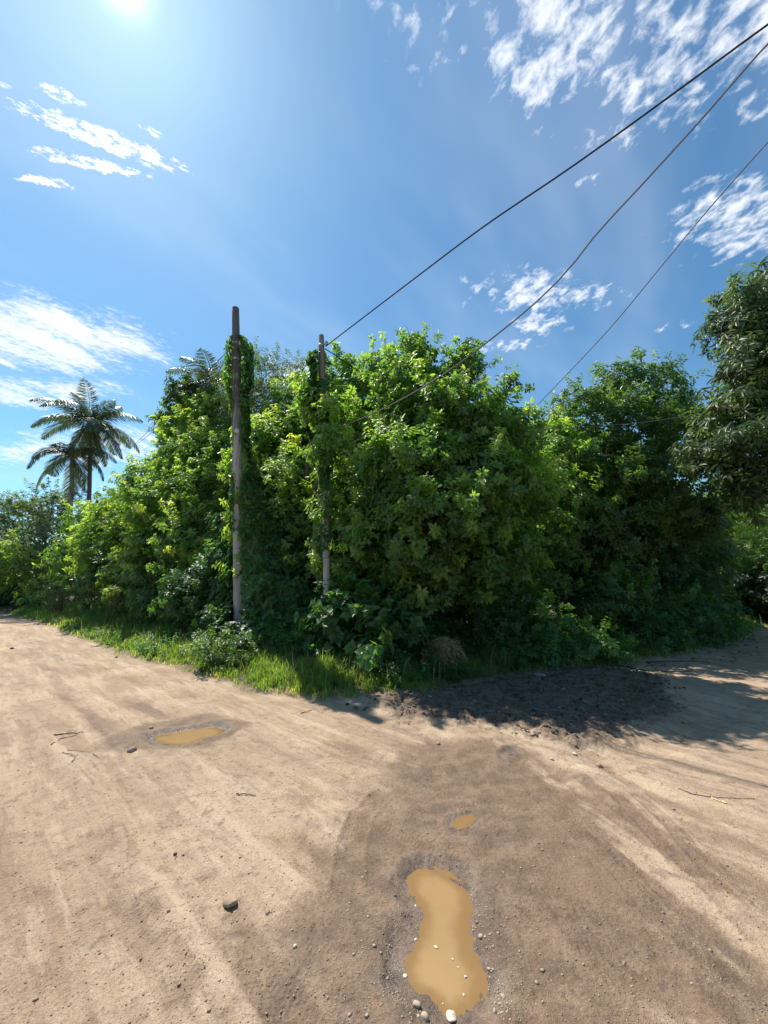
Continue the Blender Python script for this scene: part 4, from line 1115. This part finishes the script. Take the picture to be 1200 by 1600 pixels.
# vine curtain: a draped sheet of heart leaves over the bank and lower branches
def drape(label, ctrl, n, Lf, tint, group=None, name='vine_curtain', cat='vine', mat=G_VINE, tmpl=T_HEART, holes=.0, s=0):
    """ctrl: rows (top to bottom) of equal length lists of (px,py,Y)"""
    G = np.array([[at(*c) for c in row] for row in ctrl])
    nr_, nc = G.shape[:2]
    uu = rng.random(n) * (nc - 1); vv = rng.random(n) * (nr_ - 1)
    def ev(uu, vv):
        i = np.minimum(uu.astype(int), nc - 2); j = np.minimum(vv.astype(int), nr_ - 2)
        a = (uu - i)[:, None]; b = (vv - j)[:, None]
        a = a * a * (3 - 2 * a); b = b * b * (3 - 2 * b)
        return (G[j, i] * (1 - a) + G[j, i + 1] * a) * (1 - b) + (G[j + 1, i] * (1 - a) + G[j + 1, i + 1] * a) * b
    e = 1e-3
    P = ev(uu, vv)
    du = ev(np.clip(uu + .02, 0, nc - 1 - e), vv) - ev(np.clip(uu - .02, 0, nc - 1), vv)
    dv = ev(uu, np.clip(vv + .02, 0, nr_ - 1 - e)) - ev(uu, np.clip(vv - .02, 0, nr_ - 1))
    N = unit(np.cross(du, dv)); N *= np.where(N[:, 1:2] > 0, -1, 1)
    bulge = .22 * fbm(P[:, 0] * 1.0 + 9, P[:, 2] * 1.0 + P[:, 1], 1.5, 4, .6, s=s + 80)
    hl = fbm(P[:, 0] + 3, P[:, 2] + P[:, 1], 1.9, 3, .6, s=s + 85)
    ed = np.minimum(np.minimum(uu, nc - 1 - uu), np.minimum(vv + .6, nr_ - 1 - vv + .6))
    keep = (hl > -.42 + holes) & (rng.random(n) < sstep(ed + .5 * hl, -.02, .30))
    P = P + N * (bulge + .10 * rng.random(n))[:, None]
    P, N, hl = P[keep], N[keep], hl[keep]
    tn = tint + .25 * hl + rng.normal(0, .09, len(P)) + .2 * (bulge[keep])
    root = empty(name, (float(P[:, 0].mean()), float(P[:, 1].mean()), float(gz(P[:, 0].mean(), P[:, 1].mean())[0]))); tag(root, label, cat, group)
    build_leaves('foliage', *shingle(P, N, tn, Lf), tmpl, mat, root)
    mb = MB()
    for i in range(14):
        u0 = rng.uniform(.2, nc - 1.2); m = 24
        v_ = np.linspace(.05, nr_ - 1.05, m); u_ = np.clip(u0 + .35 * np.sin(v_ * 2 + i) + np.cumsum(rng.normal(0, .03, m)), 0.02, nc - 1.02)
        mb.tube(ev(u_, v_) + np.array([0, .04, 0]), .007, 5, cap=False)
    mb.build('stems', BARK, root)
    return root
drape('thick curtain of heart-shaped vine leaves hanging right of the dark pole down to the bank', [
    [(378, 745, 8.8), (395, 735, 9.0), (415, 750, 9.2), (430, 770, 9.4)],
    [(376, 830, 8.6), (405, 820, 8.7), (430, 835, 8.9), (455, 860, 9.2)],
    [(384, 900, 8.5), (415, 890, 8.4), (450, 895, 8.5), (485, 915, 8.9)],
    [(384, 965, 8.2), (425, 950, 8.0), (470, 960, 8.0), (520, 975, 8.2)],
    [(375, 1018, 7.5), (425, 1018, 7.4), (480, 1022, 7.3), (540, 1025, 7.2)]], 15000, .095, .46)
drape('sheet of vine leaves covering the bushes left of the dark pole', [
    [(225, 860, 13.2), (280, 830, 12.4), (325, 810, 11.2), (362, 800, 9.9)],
    [(215, 900, 13.0), (275, 890, 12.0), (325, 885, 10.6), (364, 880, 9.4)],
    [(220, 938, 12.4), (275, 940, 11.4), (325, 945, 9.9), (366, 955, 8.8)],
    [(235, 962, 11.9), (280, 975, 10.6), (325, 1000, 8.6), (370, 1015, 7.8)]], 10500, .085, .33, holes=.08, s=3)
drape('low tangle of vine over the bank in front of the pale pole', [
    [(480, 900, 9.0), (560, 915, 8.8), (640, 930, 8.6), (700, 940, 8.6)],
    [(480, 960, 8.2), (560, 965, 7.9), (640, 975, 7.8), (690, 985, 8.0)],
    [(480, 1020, 7.0), (550, 1030, 6.8), (610, 1030, 6.8), (650, 1025, 7.2)]], 7500, .09, .34, holes=.12, s=6)

drape('sunlit vine sheet spread over the ledge of leaves between the two poles', [
    [(385, 690, 11.2), (430, 672, 11.6), (475, 668, 11.6)],
    [(380, 740, 10.4), (430, 735, 10.4), (480, 730, 10.4)],
    [(385, 810, 9.4), (430, 815, 9.3), (475, 810, 9.5)]], 6500, .08, .52, holes=.15, s=9)
drape('ragged vine veil hanging down the left flank of the tallest tree', [
    [(560, 690, 8.4), (610, 690, 7.4), (660, 710, 6.7)],
    [(560, 770, 8.3), (610, 780, 7.1), (655, 790, 6.6)],
    [(570, 850, 8.2), (610, 860, 7.2), (650, 870, 6.8)]], 5200, .075, .44, holes=.30, s=12)
# ------------------------------------------------------------------ grass and weeds
def blades(name, P, H, Wd, lean, tint, mat):
    n = len(P)
    th = rng.uniform(0, 2 * PI, n); d = np.stack([np.cos(th), np.sin(th), 0 * th], 1)
    ph = th + PI / 2 + rng.normal(0, .5, n); s = np.stack([np.cos(ph), np.sin(ph), 0 * ph], 1)
    H = H[:, None]; Wd = Wd[:, None]; ln = lean[:, None]
    up = np.array([0, 0, 1.0])
    m = P + up * H * .55 + d * H * ln * .25
    t = P + up * H * (1 - .35 * ln) + d * H * ln * .9
    V = np.stack([P - s * Wd * .5, P + s * Wd * .5, m - s * Wd * .42, m + s * Wd * .42, t], 1)
    b = (np.arange(n) * 5)[:, None]
    f4 = b + np.array([[0, 1, 3, 2]]); f3 = b + np.array([[2, 3, 4]])
    return mesh_obj(name, V.reshape(-1, 3), [f4, f3], mat, attrs=[('tint', 'FACE', np.concatenate([tint, tint]))])
def band_points(n, dmax, xr=(-20, 14), yr=(5, 24), poly=BLOCK, pw=1.0):
    out = []
    got = 0
    while got < n:
        m = 200000
        # sample evenly in picture-like density: more where it is near
        r = 5.2 * np.exp(rng.random(m) ** 1.0 * math.log(27 / 5.2)); a = np.radians(rng.uniform(-58, 52, m))
        x, y = r * np.sin(a), r * np.cos(a)
        d = -sdf(x, y, poly)
        e = d + .22 * fbm(x, y, 1.1, 3, s=5) * -1 + .06 * fbm(x, y, 6, 2, s=8) * -1
        k = (e > -.04) & (e < dmax)
        out.append(np.stack([x[k], y[k], e[k]], 1)); got += k.sum()
    return np.vstack(out)[:n]
Q = band_points(165000, 3.4)
clump = fbm(Q[:, 0], Q[:, 1], 1.6, 3, .6, s=91); fine_ = fbm(Q[:, 0], Q[:, 1], 7, 2, s=93)
keep = rng.random(len(Q)) < np.clip(.66 + 1.3 * clump + 1.2 * fine_, .08, 1) * sstep(Q[:, 2], -.06, .16)
Q, clump, fine_ = Q[keep], clump[keep], fine_[keep]
zq = ground(Q[:, 0], Q[:, 1], False)
dist = np.hypot(Q[:, 0], Q[:, 1])
H = (.08 + .16 * sstep(Q[:, 2], .0, .6) + .16 * sstep(Q[:, 2], .8, 2.4) + .10 * np.clip(clump + fine_, -.5, .8)) * rng.uniform(.6, 1.35, len(Q))
H = np.clip(H, .04, .55) * (1 - .72 * np.exp(-((Q[:, 0] - 1.1) / .75) ** 2) * (Q[:, 1] < 8.2))
go = blades('roadside_grass', np.c_[Q[:, :2], zq - .01], H, .009 * np.maximum(1, dist / 7) * rng.uniform(.7, 1.3, len(Q)), rng.uniform(.15, 1.0, len(Q)),
       np.clip(.50 + .34 * clump + rng.normal(0, .15, len(Q)) + .25 * (Q[:, 2] < .1) + .4 * (rng.random(len(Q)) < .05), 0, 1), G_GRASS)
tag(go, 'short bright green grass growing along both road edges', 'grass', kind='stuff')
# tall weeds on the verges: upright stems with leaves
Q = band_points(4600, 3.0)
Q = Q[(Q[:, 2] > .12) & ((fbm(Q[:, 0], Q[:, 1], 1.3, 2, s=95) > .02) | (Q[:, 2] > 1.1))]
Q = Q[~((Q[:, 0] > -2.4) & (Q[:, 0] < -.6) & (Q[:, 1] < 7.0))]
zq = ground(Q[:, 0], Q[:, 1], False)
P, Ax, Tn = [], [], []
for (x, y, e), z in zip(Q, zq):
    h = rng.uniform(.12, .5) * (.4 + .6 * min(e, 1.5)); m = int(4 + h * 12)
    ln = rng.normal(0, .18, 2)
    tq = np.linspace(.15, 1, m)
    P.append(np.stack([x + ln[0] * h * tq, y + ln[1] * h * tq, z + h * tq], 1)); Ax.append(np.tile([ln[0], ln[1], 1.0], (m, 1)) + rng.normal(0, .2, (m, 3))); Tn.append(.30 + .25 * tq + rng.normal(0, .07))
P = np.vstack(P); Ax = unit(np.vstack(Ax)); Tn = np.concatenate(Tn)
wo_ = build_leaves('verge_weeds', *rosettes(P, Ax, Tn, 4, .065, .45, .3, (60, 100)), T_DIAM, G_VINE)
tag(wo_, 'broad-leaved weeds and creepers covering the bank behind the grass', 'weeds', kind='stuff')
Q = band_points(900, 2.6); Q = Q[Q[:, 2] > .1]
zq = ground(Q[:, 0], Q[:, 1], False)
so_ = blades('dry_stalks', np.c_[Q[:, :2], zq], rng.uniform(.2, .6, len(Q)), np.full(len(Q), .009) * np.maximum(1, np.hypot(Q[:, 0], Q[:, 1]) / 8), rng.uniform(.1, .9, len(Q)), np.clip(rng.normal(.5, .3, len(Q)), 0, 1), G_DRY)
tag(so_, 'thin dry stalks standing among the verge grass', 'dry grass', kind='stuff')
# far verges
def far_grass(poly, xr, yr, n, lab):
    x = rng.uniform(*xr, n); y = rng.uniform(*yr, n)
    d = -sdf(x, y, poly); k = (d > 0) & (d < 3)
    x, y = x[k], y[k]
    o = blades('far_grass', np.c_[x, y, ground(x, y, False) - .01], rng.uniform(.15, .45, len(x)), np.full(len(x), .03), rng.uniform(.2, .9, len(x)), np.clip(rng.normal(.5, .15, len(x)), 0, 1), G_GRASS)
    tag(o, lab, 'grass', kind='stuff')
far_grass(BLOCK_L, (-32, -20), (17, 28), 60000, 'low grass on the far left verge past the bend')
far_grass(BLOCK_R, (11, 30), (6, 22), 50000, 'low grass on the far side of the right-hand road')
# blackish stump at the far bend
s0 = gp(24, 955)
mb = MB(); zz = float(gz(s0[0], s0[1])[0])
mb.tube([(s0[0], s0[1], zz - .05), (s0[0] - .02, s0[1], zz + .18), (s0[0] + .03, s0[1], zz + .42), (s0[0] + .12, s0[1], zz + .5)], [.16, .14, .17, .10], 9)
tag(mb.build('stump', DARKWOOD, loc=(s0[0], s0[1], zz)), 'small blackish stump on the grass at the far left bend', 'stump')

# ------------------------------------------------------------------ brush pile
c = at(692, 1000, 7.15); cz = float(gz(c[0], c[1])[0])
root = empty('brush_pile', (c[0], c[1], cz)); tag(root, 'heap of dry brown cut brush in the shade behind the grass', 'brush pile')
mb = MB()
for i in range(520):
    s = rsphere(1)[0]; s[2] = abs(s[2])
    p0 = np.array([c[0], c[1], cz]) + s * np.array([.42, .34, .52]) * rng.uniform(.55, 1.0)
    d = unit(np.cross(s, rsphere(1)[0]) + rng.normal(0, .25, 3) + np.array([0, 0, -.15])); L = rng.uniform(.15, .5)
    tt = np.linspace(-.5, .5, 5)[:, None]
    P = p0 + d * L * tt - s * (tt ** 2) * L * .7
    P[:, 2] = np.maximum(P[:, 2], cz + .01)
    mb.tube(P, rng.uniform(.002, .0055), 4, cap=False)
mb.build('twigs', STRAW, root)
n = 1500; s = rsphere(n); s[:, 2] = abs(s[:, 2])
P = np.array([c[0], c[1], cz]) + s * np.array([.40, .32, .50]) * rng.uniform(.6, 1, (n, 1))
build_leaves('dry_leaves', P, unit(rng.normal(size=(n, 3)) + np.array([0, 0, -.6])), unit(s + rng.normal(0, .5, (n, 3))), rng.uniform(.04, .11, n), rng.uniform(.012, .03, n), np.clip(rng.normal(.35, .2, n), 0, 1), T_DIAM, G_DRY, root)

# ------------------------------------------------------------------ stones, twigs, litter
def rock(name, px, py, size, mat, label, group=None, flat=.6, cat='stone', sub=2, sink=.3, z=None, seed=None, jag=.16):
    x, y = gp(px, py)
    zz = float(gz(x, y)[0]) if z is None else z
    bm = __import__('bmesh').new()
    __import__('bmesh').ops.create_icosphere(bm, subdivisions=sub, radius=1)
    V = np.array([v.co[:] for v in bm.verts]); F = np.array([[v.index for v in f.verts] for f in bm.faces]); bm.free()
    r0 = np.random.default_rng(seed if seed is not None else int(px * 7 + py))
    for _ in range(7):      # knock facets off
        d = unit(r0.normal(size=(1, 3)))[0]; h = r0.uniform(.55, .9)
        q = V @ d; V = V - np.maximum(q - h, 0)[:, None] * d
    V += jag * .3 * r0.normal(size=V.shape) * .3
    a = r0.uniform(0, PI); R_ = np.array([[math.cos(a), -math.sin(a), 0], [math.sin(a), math.cos(a), 0], [0, 0, 1]])
    V = (V * size * np.array([1, r0.uniform(.6, .9), flat])) @ R_.T + np.array([x, y, zz + size * flat * (1 - 2 * sink)])
    o = mesh_obj(name, V, F, mat, loc=(x, y, zz))
    return tag(o, label, cat, group)
rock('rock', 360, 1408, .042, CLAY, 'largest loose lump of dried earth on the left road, casting a dark shadow', flat=.6, cat='rock', sub=3, sink=.2, jag=.5)
rock('flat_stone', 845, 1060, .13, STONE_G, 'flat pale stone at the grass edge beside the churned mud', flat=.3)
rock('flat_stone', 771, 1008, .085, PAINT, 'pale stone in the shade behind the grass, right of the brush pile', flat=.5)
rock('stone', 705, 1578, .024, STONE_W, 'cream stone standing in the bottom end of the large puddle', flat=.5, z=-.024, sub=3)
for px, py, sz, lab in [(681, 1471, .011, 'oval cream pebble in the middle of the large puddle, biggest of those in the water'), (649, 1459, .009, 'cream pebble in the large puddle, left of its middle, near the left bank'),
        (633, 1515, .011, 'long cream pebble by the left bank in the wide lower half of the large puddle'), (727, 1516, .008, 'cream pebble by the right bank in the wide lower half of the large puddle'),
        (707, 1489, .006, 'tiny cream pebble just below and right of the middle of the large puddle'), (724, 1543, .007, 'cream pebble in the large puddle, right of the big cream stone and above it'),
        (716, 1501, .005, 'speck of a pebble midway between two small pebbles in the right of the large puddle'), (649, 1407, .008, 'cream pebble at the waist of the large puddle, on its left bank'),
        (692, 1557, .004, 'speck of a pebble just above the big cream stone in the large puddle')]:
    rock('pebble', px, py, sz, STONE_W, lab, 'cream pebbles in the large puddle', flat=.5, z=-.024, cat='pebble', sink=.35)
for (px, py, s, m, lab) in [(751, 1458, .014, STONE, 'pinkish angular stone on the right bank of the large puddle, larger of two'),
                            (745, 1436, .010, STONE_G, 'small brown stone on the right bank of the large puddle, above a larger one'),
                            (651, 1565, .020, STONE, 'knobbly tan stone at the lower left bank of the large puddle'),
                            (663, 1588, .018, STONE, 'tan stone under the knobbly one, at the bottom of the picture'),
                            (786, 1557, .012, STONE, 'single pale pebble lying right of the lower end of the large puddle'),
                            (773, 1581, .012, STONE, 'pale pebble near the bottom edge, right of the large puddle'),
                            (461, 1474, .011, STONE_W, 'whitish pebble on the brown damp patch left of the large puddle'),
                            (236, 1138, .030, CLAY, 'brown clod on the upper left rim of the far puddle'),
                            (206, 1172, .045, STONE_G, 'dark clod below the left end of the far puddle'),
                            (542, 1102, .035, DARKWOOD, 'dark clod beside the tip of the grass, where the tree shade begins'),
                            (898, 1180, .022, STONE_W, 'white stone in the sun just below the churned mud'),
                            (862, 1186, .020, STONE_W, 'smaller white stone left of another below the churned mud'),
                            (937, 1193, .035, CLAY, 'crumbled clod by a dark scrap right of the white stones'),
                            (672, 1101, .035, STONE_G, 'pale stone lying on the road at the foot of the shaded grass'),
                            (617, 615, 0, None, None),
                            (19, 1014, .05, DARKWOOD, 'dark clod in the middle of the far left road'),
                            (182, 1028, .045, DARKWOOD, 'dark clod at the grass edge of the left road'),
                            (685, 1163, .030, CLAY, 'lone clod on the road below the dappled tree shade'),
                            (274, 1331, .012, DARKWOOD, 'tiny dark clod on the bare left road'),
                            (287, 1332, .009, DARKWOOD, 'tiniest dark clod right beside another on the bare left road')]:
    if m: rock('stone', px, py, s, m, lab, sub=2)
# loose grit: far too many to count
def scatter_grit(name, n, poly_c, spread, size, mat, lab, seed):
    r0 = np.random.default_rng(seed)
    if callable(poly_c): x, y = poly_c(r0, n)
    else:
        pts = np.array([gp(*q) for q in poly_c]); i = r0.integers(0, len(pts), n)
        x = pts[i, 0] + r0.normal(0, spread, n); y = pts[i, 1] + r0.normal(0, spread, n)
    k = np.ones(len(x), bool)
    for p_, *_ in PUDS: k &= sdf(x, y, p_) > .02
    x, y = x[k], y[k]; n = len(x)
    z = gz(x, y)
    o8 = np.array([(1, 0, 0), (.2, .9, .1), (-.8, .5, 0), (-.7, -.6, .1), (.3, -.9, 0), (.1, .1, .8), (0, 0, -.7)])
    f8 = [(0, 1, 5), (1, 2, 5), (2, 3, 5), (3, 4, 5), (4, 0, 5), (1, 0, 6), (2, 1, 6), (3, 2, 6), (4, 3, 6), (0, 4, 6)]
    V = o8[None] * (1 + .35 * r0.normal(size=(n, 7, 3)).clip(-1, 1))
    a = r0.uniform(0, 2 * PI, n); ca, sa = np.cos(a)[:, None], np.sin(a)[:, None]
    V = np.stack([V[..., 0] * ca - V[..., 1] * sa, V[..., 0] * sa + V[..., 1] * ca, V[..., 2] * .7], -1)
    s = size * np.exp(r0.normal(0, .45, n)) * .5
    V = V * s[:, None, None] + np.stack([x, y, z + s * .1], 1)[:, None]
    F = (np.arange(n) * 7)[:, None, None] + np.array(f8)[None]
    return tag(mesh_obj(name, V.reshape(-1, 3), F.reshape(-1, 3), mat), lab, 'gravel', kind='stuff')
edge = [(735, 1400), (742, 1420), (748, 1440), (752, 1462), (765, 1520), (775, 1540), (785, 1560), (780, 1585), (660, 1580), (640, 1560), (625, 1480), (620, 1430), (560, 1420), (570, 1490), (590, 1560), (540, 1600), (560, 1380)]
scatter_grit('gravel', 700, edge, .05, .0055, STONE, 'fine pale gravel strewn along the banks of the large puddle', 5)
scatter_grit('earth_crumbs', 20000, lambda r0, n: (lambda r, a: (r * np.sin(a), r * np.cos(a)))(1.6 * np.exp(r0.random(n) * 1.5), np.radians(r0.uniform(-50, 50, n))), 0, .0048, CLAY, 'crumbs of dark earth and grit scattered over the whole crossing', 6)
scatter_grit('pale_grit', 1500, lambda r0, n: (lambda r, a: (r * np.sin(a), r * np.cos(a)))(1.6 * np.exp(r0.random(n) * 1.5), np.radians(r0.uniform(-50, 50, n))), 0, .005, STONE, 'pale grit scattered over the whole crossing', 8)
RUBBLE = plain_mat('muddy_rubble', (.12, .09, .068), .9)
def heap_pts(r0, n):
    x = r0.uniform(-1, 6, n * 4); y = r0.uniform(3.4, 8, n * 4); k = sdf(x, y, HEAP) + r0.normal(0, .13, n * 4) < -.05
    return x[k][:n], y[k][:n]
scatter_grit('rubble', 2200, heap_pts, 0, .018, RUBBLE, 'dark muddy rubble churned up at the mouth of the right-hand road', 9)
scatter_grit('light_rubble', 160, heap_pts, 0, .026, STONE_G, 'paler broken bits lying on the churned mud', 10)
G_LITTER = leaf_mat('litter', [(0, (.05, .034, .022)), (.5, (.12, .08, .045)), (1, (.34, .25, .14))], rough=.7, trans=.1, tcol=(1, .9, .7))
r0 = np.random.default_rng(12)
x, y = heap_pts(r0, 800); x2 = r0.uniform(4, 11, 900); y2 = r0.uniform(6.5, 12, 900)
d2 = sdf(x2, y2, BLOCK); k = (d2 > -.6) & (d2 < .9); x = np.append(x, x2[k]); y = np.append(y, y2[k])
n = len(x); P = np.c_[x, y, gz(x, y) + .012]
lo_ = build_leaves('leaf_litter', P, np.c_[r0.normal(size=(n, 2)), r0.normal(0, .15, n)], np.c_[r0.normal(0, .35, (n, 2)), np.ones(n)], r0.uniform(.04, .13, n), r0.uniform(.015, .05, n), np.clip(r0.normal(.0, .3, n), 0, 1), T_DIAM, G_LITTER)
tag(lo_, 'fallen dry leaves scattered on the churned mud and shaded road edge', 'leaf litter', kind='stuff')
def stick(pix, r, mat, label, group=None, name='twig', cat='twig', lift=.004):
    pts = []
    for px, py in pix:
        x, y = gp(px, py); pts.append([x, y, float(gz(x, y)[0]) + lift])
    pts = np.array(pts); t = np.linspace(0, 1, 12); s = np.linspace(0, 1, len(pts))
    P = np.stack([np.interp(t, s, pts[:, i]) for i in range(3)], 1); P[1:-1] += rng.normal(0, min(r * .5, .004), (10, 3))
    mb = MB(); mb.tube(P, r * .62 * (1 - .5 * t), 6)
    return tag(mb.build(name, mat, loc=P[0]), label, cat, group)
stick([(84, 1150), (108, 1147), (131, 1144)], .010, DARKWOOD, 'straight dry twig, uppermost of the twigs on the left road', lift=.01)
stick([(80, 1164), (95, 1155), (120, 1149)], .009, DARKWOOD, 'slightly curved dry twig just under the uppermost one', lift=.008)
stick([(97, 1178), (110, 1181), (116, 1184)], .008, WOOD, 'short twig crossing another in the lower left group', lift=.008)
stick([(112, 1194), (117, 1186), (121, 1180)], .006, WOOD, 'thin steep twig in the lower left group', lift=.008)
stick([(105, 1173), (125, 1174), (144, 1175)], .005, WOOD, 'thin level twig over the lower left group', lift=.006)
stick([(145, 1177), (150, 1181), (156, 1185)], .006, WOOD, 'small slanting twig right of the lower left group', lift=.006)
stick([(369, 1243), (380, 1243), (400, 1245)], .007, DARKWOOD, 'forked dark twig lying alone in the middle of the sunlit road', lift=.006)
stick([(470, 1116), (488, 1110)], .008, DARKWOOD, 'dry twig below the tip of the bright grass', lift=.006)
stick([(1112, 1246), (1122, 1252), (1132, 1256)], .007, SPLINTER, 'fresh yellow splinter of wood on the right of the crossing', name='splinter', cat='wood chip')
stick([(1128, 1253), (1135, 1256)], .012, SPLINTER, 'short thick yellow wood chip touching the long splinter', name='wood_chip', cat='wood chip')
stick([(1060, 1232), (1080, 1240), (1110, 1246), (1150, 1246), (1180, 1248)], .005, DARKWOOD, 'long thin dark stem lying across the right of the crossing', name='dry_stem', cat='stem')
stick([(985, 1048), (1010, 1052), (1045, 1051), (1080, 1050)], .022, DARKWOOD, 'crooked dark branch lying along the edge of the right-hand road', name='fallen_branch', cat='branch', lift=.02)
stick([(1010, 1036), (1050, 1034), (1100, 1034)], .018, DARKWOOD, 'thinner dark branch lying above the crooked one at the road edge', name='fallen_branch', cat='branch', lift=.02)
stick([(912, 1105), (922, 1110), (933, 1117)], .020, WOOD, 'short broken pale brown slab of bark on the churned mud', name='bark_piece', cat='bark', lift=.03)
stick([(926, 1093), (938, 1096)], .018, WOOD, 'second slab of bark on the churned mud, above the broken one', name='bark_piece', cat='bark', lift=.03)
stick([(770, 905), (771, 918)], .02, WOOD, 'x') if False else None
